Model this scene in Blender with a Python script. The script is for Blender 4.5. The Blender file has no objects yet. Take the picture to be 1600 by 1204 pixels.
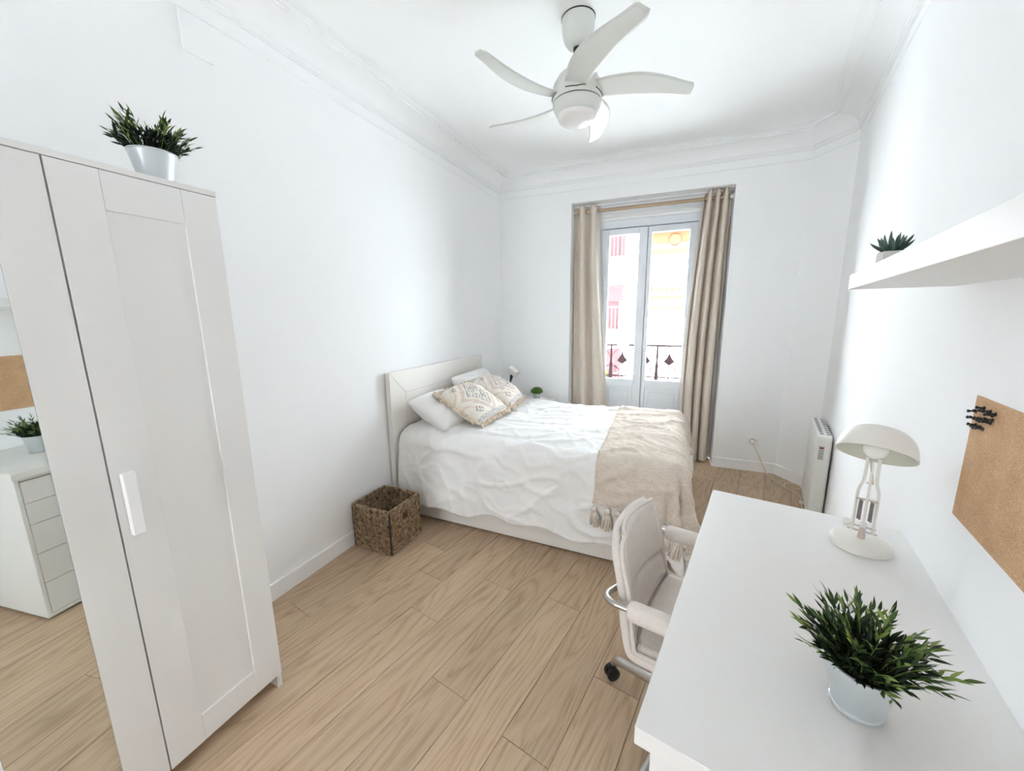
import bpy, bmesh, math, random
from mathutils import Vector, Matrix, noise
from math import sin, cos, pi, sqrt, radians, atan2, hypot

scene = bpy.context.scene
COL = scene.collection
random.seed(7)

# ------------------------------------------------------------------ camera
W_PX, H_PX = 1600, 1204
F_PX = 598.38
cam_d = bpy.data.cameras.new('camera')
cam = bpy.data.objects.new('camera', cam_d)
COL.objects.link(cam)
cam_d.sensor_fit = 'HORIZONTAL'
cam_d.sensor_width = 36.0
cam_d.lens = 36.0 * F_PX / W_PX
cam_d.clip_start = 0.02
cam_d.clip_end = 200
cR = Vector((0.91459245, 0.40425726, -0.00983431))
cU = Vector((-0.06440999, 0.16964429, 0.98339828))
cF = Vector((-0.39921423, 0.89877521, -0.18119359))
M = Matrix((cR, cU, -cF)).transposed().to_4x4()
M.translation = Vector((1.9276, 0.0, 1.4974))
cam.matrix_world = M
scene.camera = cam

# ------------------------------------------------------------------ world, light, exposure
world = bpy.data.worlds.new('sky')
scene.world = world
world.use_nodes = True
bg = world.node_tree.nodes['Background']
bg.inputs['Color'].default_value = (0.86, 0.935, 1.0, 1)
bg.inputs['Strength'].default_value = 55.0
scene.view_settings.view_transform = 'Standard'
scene.view_settings.look = 'None'
scene.view_settings.gamma = 1.0
scene.view_settings.use_curve_mapping = False
scene.view_settings.exposure = -0.53
scene.cycles.max_bounces = 14
scene.cycles.diffuse_bounces = 10
scene.cycles.glossy_bounces = 4
scene.cycles.transmission_bounces = 6
scene.cycles.transparent_max_bounces = 12
scene.cycles.use_denoising = True
scene.cycles.sample_clamp_indirect = 60.0
scene.cycles.caustics_reflective = False
scene.cycles.caustics_refractive = False


def portal(name, loc, size_x, size_y, rot):
    d = bpy.data.lights.new(name, 'AREA')
    d.shape = 'RECTANGLE'
    d.size, d.size_y = size_x, size_y
    d.cycles.is_portal = True
    o = bpy.data.objects.new(name, d)
    o.location = loc
    o.rotation_euler = rot
    COL.objects.link(o)
    return o


# ------------------------------------------------------------------ frames of reference
# left wall is x = 0; back (balcony) wall and right wall are slightly out of square
B0 = Vector((0, 4.0395, 0))
AB = 0.0268
bD = Vector((cos(AB), sin(AB), 0))
bN = Vector((-sin(AB), cos(AB), 0))          # out of the room
AR = -0.172
O_R = Vector((2.6228, 1.5, 0))
e1 = Vector((cos(AR), sin(AR), 0))           # into the right wall
e2 = Vector((-sin(AR), cos(AR), 0))          # along the right wall, away from camera


def BW(x, z=0.0, out=0.0):
    p = B0 + bD * x + bN * out
    return Vector((p.x, p.y, z))


def RW(u, v, z=0.0):
    p = O_R - e1 * u + e2 * (v - 1.5)
    return Vector((p.x, p.y, z))


Z_CEIL = 2.93
REAR = -2.6

# ------------------------------------------------------------------ materials
def new_mat(name):
    m = bpy.data.materials.new(name)
    m.use_nodes = True
    nt = m.node_tree
    return m, nt, nt.nodes, nt.links, nt.nodes['Principled BSDF']


def srgb(r, g, b):
    def f(c):
        c /= 255.0
        return c / 12.92 if c <= 0.04045 else ((c + 0.055) / 1.055) ** 2.4
    return (f(r), f(g), f(b), 1)


def plain(name, col, rough=0.5, metal=0.0, bump=0.0, bscale=60.0, var=0.0, spec=0.5, sheen=0.0, trans=None, emit=None):
    m, nt, N, L, p = new_mat(name)
    p.inputs['Base Color'].default_value = col
    p.inputs['Roughness'].default_value = rough
    p.inputs['Metallic'].default_value = metal
    p.inputs['Specular IOR Level'].default_value = spec
    if sheen:
        p.inputs['Sheen Weight'].default_value = sheen
    if bump or var:
        tc = N.new('ShaderNodeTexCoord')
        nz = N.new('ShaderNodeTexNoise')
        nz.inputs['Scale'].default_value = bscale
        nz.inputs['Detail'].default_value = 4
        L.new(tc.outputs['Object'], nz.inputs['Vector'])
        if bump:
            b = N.new('ShaderNodeBump')
            b.inputs['Strength'].default_value = bump
            b.inputs['Distance'].default_value = 0.004
            L.new(nz.outputs['Fac'], b.inputs['Height'])
            L.new(b.outputs['Normal'], p.inputs['Normal'])
        if var:
            r = N.new('ShaderNodeValToRGB')
            a = [c * (1 - var) for c in col[:3]] + [1]
            c2 = [min(1, c * (1 + var)) for c in col[:3]] + [1]
            r.color_ramp.elements[0].color = a
            r.color_ramp.elements[0].position = 0.3
            r.color_ramp.elements[1].color = c2
            r.color_ramp.elements[1].position = 0.7
            L.new(nz.outputs['Fac'], r.inputs['Fac'])
            L.new(r.outputs['Color'], p.inputs['Base Color'])
    if emit:
        p.inputs['Emission Color'].default_value = emit[0]
        p.inputs['Emission Strength'].default_value = emit[1]
    return m


def fabric(name, c1, c2, scale=600, bump=0.25, rough=0.9, translucent=0.0):
    """woven cloth: crossed threads, slubs"""
    m, nt, N, L, p = new_mat(name)
    tc = N.new('ShaderNodeTexCoord')
    mp = N.new('ShaderNodeMapping'); mp.inputs['Scale'].default_value = (scale, scale, scale * 0.12)
    mq = N.new('ShaderNodeMapping'); mq.inputs['Scale'].default_value = (scale * 0.12, scale * 0.12, scale)
    n1 = N.new('ShaderNodeTexNoise'); n1.inputs['Scale'].default_value = 1.0
    n2 = N.new('ShaderNodeTexNoise'); n2.inputs['Scale'].default_value = 1.0
    L.new(tc.outputs['Object'], mp.inputs['Vector']); L.new(mp.outputs['Vector'], n1.inputs['Vector'])
    L.new(tc.outputs['Object'], mq.inputs['Vector']); L.new(mq.outputs['Vector'], n2.inputs['Vector'])
    ad = N.new('ShaderNodeMath'); ad.operation = 'ADD'
    L.new(n1.outputs['Fac'], ad.inputs[0]); L.new(n2.outputs['Fac'], ad.inputs[1])
    hv = N.new('ShaderNodeMath'); hv.operation = 'MULTIPLY'; hv.inputs[1].default_value = 0.5
    L.new(ad.outputs[0], hv.inputs[0])
    r = N.new('ShaderNodeValToRGB')
    r.color_ramp.elements[0].color = c1; r.color_ramp.elements[0].position = 0.35
    r.color_ramp.elements[1].color = c2; r.color_ramp.elements[1].position = 0.65
    L.new(hv.outputs[0], r.inputs['Fac'])
    L.new(r.outputs['Color'], p.inputs['Base Color'])
    p.inputs['Roughness'].default_value = rough
    p.inputs['Specular IOR Level'].default_value = 0.2
    b = N.new('ShaderNodeBump'); b.inputs['Strength'].default_value = bump; b.inputs['Distance'].default_value = 0.002
    L.new(hv.outputs[0], b.inputs['Height']); L.new(b.outputs['Normal'], p.inputs['Normal'])
    if translucent:
        t = N.new('ShaderNodeBsdfTranslucent')
        L.new(r.outputs['Color'], t.inputs['Color'])
        mx = N.new('ShaderNodeMixShader'); mx.inputs['Fac'].default_value = translucent
        out = N['Material Output']
        L.new(p.outputs[0], mx.inputs[1]); L.new(t.outputs[0], mx.inputs[2]); L.new(mx.outputs[0], out.inputs['Surface'])
    return m


MAT = {}
MAT['wall'] = plain('wall_paint', (0.905, 0.912, 0.92, 1), 0.75, bump=0.06, bscale=45, spec=0.25)
MAT['ceiling'] = plain('ceiling_paint', (0.92, 0.925, 0.925, 1), 0.8, bump=0.04, bscale=30, spec=0.2)
MAT['trim'] = plain('trim_paint', (0.89, 0.895, 0.90, 1), 0.5, spec=0.35)
MAT['lacquer'] = plain('white_foil', (0.79, 0.785, 0.775, 1), 0.42, spec=0.4)
MAT['desk'] = plain('white_desk_foil', (0.80, 0.79, 0.775, 1), 0.38, spec=0.4)
MAT['door_paint'] = plain('balcony_door_paint', (0.80, 0.83, 0.87, 1), 0.35)
MAT['headboard'] = plain('offwhite_wood', (0.82, 0.79, 0.745, 1), 0.45, bump=0.03, bscale=20)
MAT['bedbase'] = plain('offwhite_base', (0.82, 0.79, 0.75, 1), 0.55)
MAT['mirror'] = plain('mirror_glass', (0.86, 0.90, 0.88, 1), 0.015, metal=1.0)
MAT['fan'] = plain('fan_white', (0.68, 0.69, 0.655, 1), 0.42)
MAT['opal'] = plain('opal_glass', (0.78, 0.755, 0.74, 1), 0.25)
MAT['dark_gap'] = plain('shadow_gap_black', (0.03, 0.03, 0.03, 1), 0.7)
MAT['steel'] = plain('brushed_steel', (0.50, 0.48, 0.45, 1), 0.33, metal=1.0)
MAT['chrome'] = plain('chrome', (0.75, 0.75, 0.75, 1), 0.15, metal=1.0)
MAT['bronze_rod'] = plain('champagne_rod', (0.48, 0.36, 0.24, 1), 0.38, metal=0.7)
MAT['black'] = plain('black_plastic', (0.010, 0.010, 0.011, 1), 0.45)
MAT['darkgrey'] = plain('dark_grey_metal', (0.045, 0.045, 0.05, 1), 0.45)
MAT['iron'] = plain('wrought_iron', (0.013, 0.008, 0.008, 1), 0.9, bump=0.2, bscale=80, spec=0.0)
MAT['galv'] = plain('galvanised_pot', (0.64, 0.68, 0.70, 1), 0.36, metal=0.7)
MAT['galv_far'] = MAT['galv']
MAT['soil'] = plain('dark_soil', (0.012, 0.011, 0.008, 1), 0.95, bump=0.6, bscale=200)
MAT['cream_metal'] = plain('cream_lamp', (0.80, 0.77, 0.72, 1), 0.4)
MAT['cream_inner'] = plain('lamp_shade_inner', (0.66, 0.65, 0.56, 1), 0.55)
MAT['bulb'] = plain('frosted_bulb', (0.90, 0.87, 0.82, 1), 0.25)
MAT['spring'] = plain('spring_steel', (0.40, 0.35, 0.33, 1), 0.4, metal=0.8)
MAT['pink_pin'] = plain('pale_brass', (0.62, 0.52, 0.46, 1), 0.4, metal=0.5)
MAT['radiator'] = plain('radiator_white', (0.80, 0.80, 0.77, 1), 0.38)
MAT['grey_panel'] = plain('control_grey', (0.48, 0.47, 0.46, 1), 0.5)
MAT['slot'] = plain('slot_grey', (0.13, 0.13, 0.135, 1), 0.7)
MAT['redlcd'] = plain('red_display', (0.35, 0.03, 0.04, 1), 0.3)
MAT['plug'] = plain('plug_white', (0.87, 0.865, 0.86, 1), 0.4)
MAT['cord'] = plain('cord_cream', (0.76, 0.66, 0.54, 1), 0.55)
MAT['ceramic'] = plain('stone_pot', (0.58, 0.565, 0.52, 1), 0.7, bump=0.1, bscale=120)
MAT['pinblack'] = plain('pin_black', (0.008, 0.008, 0.009, 1), 0.35)
MAT['shade_white'] = plain('paper_shade', (0.85, 0.83, 0.80, 1), 0.7)
MAT['white_cotton'] = fabric('white_cotton', (0.80, 0.79, 0.77, 1), (0.86, 0.855, 0.845, 1), 500, 0.06)
MAT['curtain'] = fabric('linen_curtain', (0.72, 0.635, 0.54, 1), (0.88, 0.81, 0.73, 1), 420, 0.3, translucent=0.15)
MAT['lining'] = fabric('white_lining', (0.80, 0.78, 0.75, 1), (0.86, 0.84, 0.81, 1), 300, 0.05, translucent=0.25)
MAT['throw'] = fabric('beige_throw', (0.56, 0.475, 0.395, 1), (0.75, 0.67, 0.585, 1), 330, 0.4)
MAT['tassel'] = fabric('tassel_yarn', (0.62, 0.55, 0.47, 1), (0.78, 0.72, 0.64, 1), 300, 0.5)
MAT['chair'] = fabric('chair_velvet', (0.725, 0.67, 0.62, 1), (0.795, 0.74, 0.69, 1), 140, 0.12)
MAT['fringe'] = fabric('fringe_yarn', (0.62, 0.50, 0.375, 1), (0.78, 0.68, 0.55, 1), 300, 0.5)


def wood_mat():
    m, nt, N, L, p = new_mat('oak_laminate')
    tc = N.new('ShaderNodeTexCoord')
    oi = N.new('ShaderNodeObjectInfo')
    rot = N.new('ShaderNodeMapping'); rot.inputs['Rotation'].default_value = (0, 0, -AR)
    L.new(tc.outputs['Object'], rot.inputs['Vector'])
    rnd = N.new('ShaderNodeMath'); rnd.operation = 'MULTIPLY'; rnd.inputs[1].default_value = 57.0
    L.new(oi.outputs['Random'], rnd.inputs[0])
    # large cathedral figure
    mp = N.new('ShaderNodeMapping'); mp.inputs['Scale'].default_value = (7.5, 1.05, 1)
    L.new(rot.outputs['Vector'], mp.inputs['Vector'])
    n0 = N.new('ShaderNodeTexNoise'); n0.noise_dimensions = '4D'
    n0.inputs['Scale'].default_value = 1.0; n0.inputs['Detail'].default_value = 1.5; n0.inputs['Distortion'].default_value = 0.3
    L.new(mp.outputs['Vector'], n0.inputs['Vector']); L.new(rnd.outputs[0], n0.inputs['W'])
    k = N.new('ShaderNodeMath'); k.operation = 'MULTIPLY'; k.inputs[1].default_value = 24.0
    L.new(n0.outputs['Fac'], k.inputs[0])
    fr = N.new('ShaderNodeMath'); fr.operation = 'PINGPONG'; fr.inputs[1].default_value = 1.0
    L.new(k.outputs[0], fr.inputs[0])
    # fine fibre
    mp2 = N.new('ShaderNodeMapping'); mp2.inputs['Scale'].default_value = (150, 7.0, 1)
    L.new(rot.outputs['Vector'], mp2.inputs['Vector'])
    n1 = N.new('ShaderNodeTexNoise'); n1.noise_dimensions = '4D'
    n1.inputs['Scale'].default_value = 1.0; n1.inputs['Detail'].default_value = 5; n1.inputs['Roughness'].default_value = 0.6
    L.new(mp2.outputs['Vector'], n1.inputs['Vector']); L.new(rnd.outputs[0], n1.inputs['W'])
    mp3 = N.new('ShaderNodeMapping'); mp3.inputs['Scale'].default_value = (14, 1.6, 1)
    L.new(rot.outputs['Vector'], mp3.inputs['Vector'])
    n2 = N.new('ShaderNodeTexNoise'); n2.noise_dimensions = '4D'
    n2.inputs['Scale'].default_value = 1.0; n2.inputs['Detail'].default_value = 3
    L.new(mp3.outputs['Vector'], n2.inputs['Vector']); L.new(rnd.outputs[0], n2.inputs['W'])
    a = N.new('ShaderNodeMath'); a.operation = 'MULTIPLY_ADD'; a.inputs[1].default_value = 0.19; 
    pwr = N.new('ShaderNodeMath'); pwr.operation = 'POWER'; pwr.inputs[1].default_value = 0.55
    L.new(fr.outputs[0], pwr.inputs[0]); L.new(pwr.outputs[0], a.inputs[0])
    b = N.new('ShaderNodeMath'); b.operation = 'MULTIPLY'; b.inputs[1].default_value = 0.58
    L.new(n1.outputs['Fac'], b.inputs[0]); L.new(b.outputs[0], a.inputs[2])
    c = N.new('ShaderNodeMath'); c.operation = 'MULTIPLY_ADD'; c.inputs[1].default_value = 0.20
    L.new(n2.outputs['Fac'], c.inputs[0]); L.new(a.outputs[0], c.inputs[2])
    r = N.new('ShaderNodeValToRGB')
    r.color_ramp.elements[0].position = 0.30; r.color_ramp.elements[0].color = (0.36, 0.245, 0.150, 1)
    r.color_ramp.elements[1].position = 0.80; r.color_ramp.elements[1].color = (0.66, 0.51, 0.365, 1)
    e = r.color_ramp.elements.new(0.52); e.color = (0.53, 0.385, 0.255, 1)
    L.new(c.outputs[0], r.inputs['Fac'])
    hs = N.new('ShaderNodeHueSaturation')
    vm = N.new('ShaderNodeMapRange'); vm.inputs['To Min'].default_value = 0.93; vm.inputs['To Max'].default_value = 1.07
    L.new(oi.outputs['Random'], vm.inputs['Value']); L.new(vm.outputs[0], hs.inputs['Value'])
    L.new(r.outputs['Color'], hs.inputs['Color'])
    L.new(hs.outputs['Color'], p.inputs['Base Color'])
    p.inputs['Roughness'].default_value = 0.42
    p.inputs['Specular IOR Level'].default_value = 0.35
    bp = N.new('ShaderNodeBump'); bp.inputs['Strength'].default_value = 0.08; bp.inputs['Distance'].default_value = 0.002
    L.new(n1.outputs['Fac'], bp.inputs['Height']); L.new(bp.outputs['Normal'], p.inputs['Normal'])
    return m


def cork_mat():
    m, nt, N, L, p = new_mat('cork')
    tc = N.new('ShaderNodeTexCoord')
    n = N.new('ShaderNodeTexNoise'); n.inputs['Scale'].default_value = 420; n.inputs['Detail'].default_value = 3
    n2 = N.new('ShaderNodeTexNoise'); n2.inputs['Scale'].default_value = 14
    L.new(tc.outputs['Object'], n.inputs['Vector']); L.new(tc.outputs['Object'], n2.inputs['Vector'])
    a = N.new('ShaderNodeMath'); a.operation = 'MULTIPLY_ADD'; a.inputs[1].default_value = 0.3
    L.new(n2.outputs['Fac'], a.inputs[0]); L.new(n.outputs['Fac'], a.inputs[2])
    r = N.new('ShaderNodeValToRGB')
    r.color_ramp.elements[0].position = 0.40; r.color_ramp.elements[0].color = (0.40, 0.225, 0.11, 1)
    r.color_ramp.elements[1].position = 0.85; r.color_ramp.elements[1].color = (0.70, 0.46, 0.265, 1)
    L.new(a.outputs[0], r.inputs['Fac']); L.new(r.outputs['Color'], p.inputs['Base Color'])
    p.inputs['Roughness'].default_value = 0.85
    return m


def basket_mat():
    m, nt, N, L, p = new_mat('water_hyacinth')
    tc = N.new('ShaderNodeTexCoord')
    n = N.new('ShaderNodeTexNoise'); n.inputs['Scale'].default_value = 38; n.inputs['Detail'].default_value = 5
    n.inputs['Roughness'].default_value = 0.7
    L.new(tc.outputs['Object'], n.inputs['Vector'])
    r = N.new('ShaderNodeValToRGB')
    r.color_ramp.elements[0].position = 0.36; r.color_ramp.elements[0].color = (0.055, 0.033, 0.018, 1)
    r.color_ramp.elements[1].position = 0.70; r.color_ramp.elements[1].color = (0.56, 0.43, 0.28, 1)
    e = r.color_ramp.elements.new(0.52); e.color = (0.31, 0.215, 0.125, 1)
    L.new(n.outputs['Fac'], r.inputs['Fac']); L.new(r.outputs['Color'], p.inputs['Base Color'])
    p.inputs['Roughness'].default_value = 0.8
    n3 = N.new('ShaderNodeTexNoise'); n3.inputs['Scale'].default_value = 220
    L.new(tc.outputs['Object'], n3.inputs['Vector'])
    b = N.new('ShaderNodeBump'); b.inputs['Strength'].default_value = 0.6; b.inputs['Distance'].default_value = 0.003
    L.new(n3.outputs['Fac'], b.inputs['Height']); L.new(b.outputs['Normal'], p.inputs['Normal'])
    return m


def leaf_mat(name, c_dark, c_mid, c_light):
    m, nt, N, L, p = new_mat(name)
    oi = N.new('ShaderNodeObjectInfo')
    tc = N.new('ShaderNodeTexCoord')
    n = N.new('ShaderNodeTexNoise'); n.inputs['Scale'].default_value = 60
    L.new(tc.outputs['Object'], n.inputs['Vector'])
    a = N.new('ShaderNodeMath'); a.operation = 'MULTIPLY_ADD'; a.inputs[1].default_value = 0.3
    L.new(n.outputs['Fac'], a.inputs[0]); L.new(oi.outputs['Random'], a.inputs[2])
    r = N.new('ShaderNodeValToRGB')
    r.color_ramp.elements[0].position = 0.1; r.color_ramp.elements[0].color = c_dark
    r.color_ramp.elements[1].position = 1.15; r.color_ramp.elements[1].color = c_light
    e = r.color_ramp.elements.new(0.62); e.color = c_mid
    L.new(a.outputs[0], r.inputs['Fac']); L.new(r.outputs['Color'], p.inputs['Base Color'])
    p.inputs['Roughness'].default_value = 0.45
    p.inputs['Specular IOR Level'].default_value = 0.35
    return m


def glass_mat():
    m, nt, N, L, p = new_mat('clear_pane')
    t = N.new('ShaderNodeBsdfTransparent'); t.inputs['Color'].default_value = (0.97, 0.985, 0.99, 1)
    g = N.new('ShaderNodeBsdfGlossy'); g.inputs['Roughness'].default_value = 0.02
    f = N.new('ShaderNodeFresnel'); f.inputs['IOR'].default_value = 1.35
    mx = N.new('ShaderNodeMixShader')
    L.new(f.outputs[0], mx.inputs['Fac']); L.new(t.outputs[0], mx.inputs[1]); L.new(g.outputs[0], mx.inputs[2])
    L.new(mx.outputs[0], N['Material Output'].inputs['Surface'])
    return m


def cushion_mat():
    """printed kilim pattern in the cushion's own plane (object x, y)"""
    m, nt, N, L, p = new_mat('kilim_print')
    tc = N.new('ShaderNodeTexCoord')
    sx = N.new('ShaderNodeSeparateXYZ'); L.new(tc.outputs['Object'], sx.inputs[0])

    def math(op, a, b=None, c=None):
        n = N.new('ShaderNodeMath'); n.operation = op
        for i, q in enumerate((a, b, c)):
            if q is None: continue
            if isinstance(q, (int, float)): n.inputs[i].default_value = q
            else: L.new(q, n.inputs[i])
        return n.outputs[0]
    G = 0.0095
    gx = math('MULTIPLY', math('ROUND', math('DIVIDE', sx.outputs['X'], G)), G)
    gy = math('MULTIPLY', math('ROUND', math('DIVIDE', sx.outputs['Y'], G)), G)
    ax, ay = math('ABSOLUTE', gx), math('ABSOLUTE', gy)
    dia = math('ADD', ax, math('MULTIPLY', ay, 0.85))
    rx, ry = math('ABSOLUTE', sx.outputs['X']), math('ABSOLUTE', sx.outputs['Y'])
    diaS = math('ADD', rx, math('MULTIPLY', ry, 0.85))
    cream = (0.78, 0.73, 0.655, 1); tan = (0.68, 0.575, 0.47, 1); grey = (0.30, 0.285, 0.28, 1); pale = (0.50, 0.49, 0.475, 1)
    pink = (0.65, 0.545, 0.475, 1)

    def band(v, lo, hi):
        return math('MULTIPLY', math('GREATER_THAN', v, lo), math('LESS_THAN', v, hi))

    def mix(base, fac, col):
        n = N.new('ShaderNodeMixRGB')
        L.new(fac, n.inputs['Fac'])
        if isinstance(base, tuple): n.inputs['Color1'].default_value = base
        else: L.new(base, n.inputs['Color1'])
        n.inputs['Color2'].default_value = col
        return n.outputs[0]
    nz = N.new('ShaderNodeTexNoise'); nz.inputs['Scale'].default_value = 90
    L.new(tc.outputs['Object'], nz.inputs['Vector'])
    worn = math('GREATER_THAN', nz.outputs['Fac'], 0.40)
    ck = N.new('ShaderNodeTexChecker'); ck.inputs['Scale'].default_value = 1.0 / 0.019
    L.new(tc.outputs['Object'], ck.inputs['Vector'])
    col = mix(cream, math('MULTIPLY', band(dia, 0.142, 0.182), worn), pink)
    col = mix(col, band(diaS, 0.112, 0.122), grey)
    inner = math('MULTIPLY', math('MULTIPLY', math('LESS_THAN', diaS, 0.106), ck.outputs['Fac']), worn)
    col = mix(col, math('MULTIPLY', inner, math('GREATER_THAN', diaS, 0.028)), grey)
    col = mix(col, math('MULTIPLY', band(dia, 0.225, 0.243), worn), tan)
    side = math('MULTIPLY', band(ry, 0.178, 0.202), worn)
    col = mix(col, side, pale)
    mot = math('MULTIPLY', math('MULTIPLY', band(math('ADD', math('ABSOLUTE', math('SUBTRACT', ax, 0.135)), math('ABSOLUTE', math('SUBTRACT', ay, 0.130))), -1, 0.035), ck.outputs['Fac']), worn)
    col = mix(col, mot, grey)
    L.new(col, p.inputs['Base Color'])
    p.inputs['Roughness'].default_value = 0.9
    p.inputs['Specular IOR Level'].default_value = 0.15
    n4 = N.new('ShaderNodeTexNoise'); n4.inputs['Scale'].default_value = 500
    L.new(tc.outputs['Object'], n4.inputs['Vector'])
    b = N.new('ShaderNodeBump'); b.inputs['Strength'].default_value = 0.3; b.inputs['Distance'].default_value = 0.002
    L.new(n4.outputs['Fac'], b.inputs['Height']); L.new(b.outputs['Normal'], p.inputs['Normal'])
    return m


MAT['wood'] = wood_mat()
MAT['cork'] = cork_mat()
MAT['basket'] = basket_mat()
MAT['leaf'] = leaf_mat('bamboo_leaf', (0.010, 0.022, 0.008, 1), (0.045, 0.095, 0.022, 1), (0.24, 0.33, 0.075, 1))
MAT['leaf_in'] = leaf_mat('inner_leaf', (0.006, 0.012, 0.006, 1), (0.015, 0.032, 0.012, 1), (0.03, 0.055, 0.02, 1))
MAT['aloe'] = leaf_mat('aloe_leaf', (0.022, 0.045, 0.038, 1), (0.045, 0.085, 0.070, 1), (0.08, 0.13, 0.105, 1))
MAT['bush'] = leaf_mat('bush_leaf', (0.05, 0.14, 0.015, 1), (0.13, 0.29, 0.04, 1), (0.26, 0.46, 0.09, 1))
MAT['glass'] = glass_mat()
MAT['kilim'] = cushion_mat()
MAT['fac_white'] = plain('facade_cream', (0.84, 0.83, 0.82, 1), 0.85, bump=0.1, bscale=6)
MAT['fac_pink'] = plain('facade_pink', (0.11, 0.034, 0.034, 1), 0.85, spec=0.0)
MAT['fac_ochre'] = plain('facade_ochre', (0.12, 0.052, 0.028, 1), 0.85, spec=0.0)
MAT['fac_glass'] = plain('far_window_glass', (0.05, 0.03, 0.03, 1), 0.6, spec=0.0)
MAT['street'] = plain('pale_paving', (0.55, 0.55, 0.54, 1), 0.9)
MAT['light_blocker'] = plain('dark_light_blocker', (0.12, 0.12, 0.12, 1), 0.9)  # dark so the added rear slab sends little light upward
MAT['stone'] = plain('balcony_stone', (0.82, 0.81, 0.79, 1), 0.8, bump=0.2, bscale=40)
MAT['flag_a'] = plain('flag_yellow', (0.10, 0.06, 0.004, 1), 0.8, spec=0.0)
MAT['flag_b'] = plain('flag_green', (0.012, 0.05, 0.018, 1), 0.8, spec=0.0)
MAT['flag_c'] = plain('flag_blue', (0.014, 0.026, 0.06, 1), 0.8, spec=0.0)


# ------------------------------------------------------------------ mesh helpers
class MB:
    def __init__(self):
        self.v, self.f = [], []

    def add(self, vs, fs):
        k = len(self.v)
        self.v += [tuple(p) for p in vs]
        self.f += [tuple(i + k for i in q) for q in fs]
        return self

    def box(self, x0, x1, y0, y1, z0, z1, mtx=None):
        vs = [Vector((x, y, z)) for z in (z0, z1) for y in (y0, y1) for x in (x0, x1)]
        if mtx: vs = [mtx @ p for p in vs]
        return self.add(vs, [(0, 2, 3, 1), (4, 5, 7, 6), (0, 1, 5, 4), (2, 6, 7, 3), (0, 4, 6, 2), (1, 3, 7, 5)])

    def prism(self, poly, z0, z1):
        n = len(poly)
        vs = [(p[0], p[1], z0) for p in poly] + [(p[0], p[1], z1) for p in poly]
        fs = [tuple(range(n - 1, -1, -1)), tuple(range(n, 2 * n))]
        fs += [(i, (i + 1) % n, n + (i + 1) % n, n + i) for i in range(n)]
        return self.add(vs, fs)

    def extrude(self, poly, axis_fn, a, b):
        """poly of 2D points; axis_fn(p, t) -> 3D; a, b the two ends"""
        n = len(poly)
        vs = [axis_fn(p, a) for p in poly] + [axis_fn(p, b) for p in poly]
        fs = [tuple(range(n - 1, -1, -1)), tuple(range(n, 2 * n))]
        fs += [(i, (i + 1) % n, n + (i + 1) % n, n + i) for i in range(n)]
        return self.add(vs, fs)

    def lathe(self, prof, n=32, mtx=None, caps=True):
        vs, fs = [], []
        for r, z in prof:
            for i in range(n):
                a = 2 * pi * i / n
                vs.append(Vector((r * cos(a), r * sin(a), z)))
        m = len(prof)
        for j in range(m - 1):
            for i in range(n):
                i2 = (i + 1) % n
                fs.append((j * n + i, j * n + i2, (j + 1) * n + i2, (j + 1) * n + i))
        if caps:
            fs.append(tuple(range(n - 1, -1, -1)))
            fs.append(tuple((m - 1) * n + i for i in range(n)))
        if mtx: vs = [mtx @ p for p in vs]
        return self.add(vs, fs)

    def tube(self, pts, rad, n=10, closed=False):
        pts = [Vector(p) for p in pts]
        m = len(pts)
        if not isinstance(rad, (list, tuple)): rad = [rad] * m
        vs, fs = [], []
        up = None
        for i, p in enumerate(pts):
            if closed:
                t = (pts[(i + 1) % m] - pts[(i - 1) % m])
            else:
                t = pts[min(i + 1, m - 1)] - pts[max(i - 1, 0)]
            t.normalize()
            if up is None:
                up = Vector((0, 0, 1)) if abs(t.z) < 0.9 else Vector((1, 0, 0))
            s = t.cross(up)
            if s.length < 1e-6: s = t.cross(Vector((0.3, 0.7, 0.2)))
            s.normalize()
            up = s.cross(t).normalized()
            for k in range(n):
                a = 2 * pi * k / n
                vs.append(p + (s * cos(a) + up * sin(a)) * rad[i])
        segs = m if closed else m - 1
        for j in range(segs):
            j2 = (j + 1) % m
            for k in range(n):
                k2 = (k + 1) % n
                fs.append((j * n + k, j * n + k2, j2 * n + k2, j2 * n + k))
        if not closed:
            fs.append(tuple(range(n - 1, -1, -1)))
            fs.append(tuple((m - 1) * n + k for k in range(n)))
        return self.add(vs, fs)

    def grid(self, fn, nu, nv):
        vs = [fn(i / nu, j / nv) for j in range(nv + 1) for i in range(nu + 1)]
        w = nu + 1
        fs = [(j * w + i, j * w + i + 1, (j + 1) * w + i + 1, (j + 1) * w + i) for j in range(nv) for i in range(nu)]
        return self.add(vs, fs)

    def sphere(self, c, r, nu=16, nv=10, sc=(1, 1, 1)):
        c = Vector(c)
        prof = [(max(1e-5, r * sin(pi * j / nv)), -r * cos(pi * j / nv)) for j in range(nv + 1)]
        mt = Matrix.Translation(c) @ Matrix.Diagonal((sc[0], sc[1], sc[2], 1))
        return self.lathe(prof, nu, mt, caps=False)

    def mesh(self, name):
        me = bpy.data.meshes.new(name)
        me.from_pydata(self.v, [], self.f)
        bm = bmesh.new(); bm.from_mesh(me)
        bmesh.ops.recalc_face_normals(bm, faces=bm.faces)
        bm.to_mesh(me); bm.free()
        me.update()
        return me


def link(name, data, parent=None, loc=None, rot=None, mtx=None):
    o = bpy.data.objects.new(name, data)
    COL.objects.link(o)
    if parent: o.parent = parent
    if loc is not None: o.location = loc
    if rot is not None: o.rotation_euler = rot
    if mtx is not None: o.matrix_local = mtx
    return o


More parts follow.
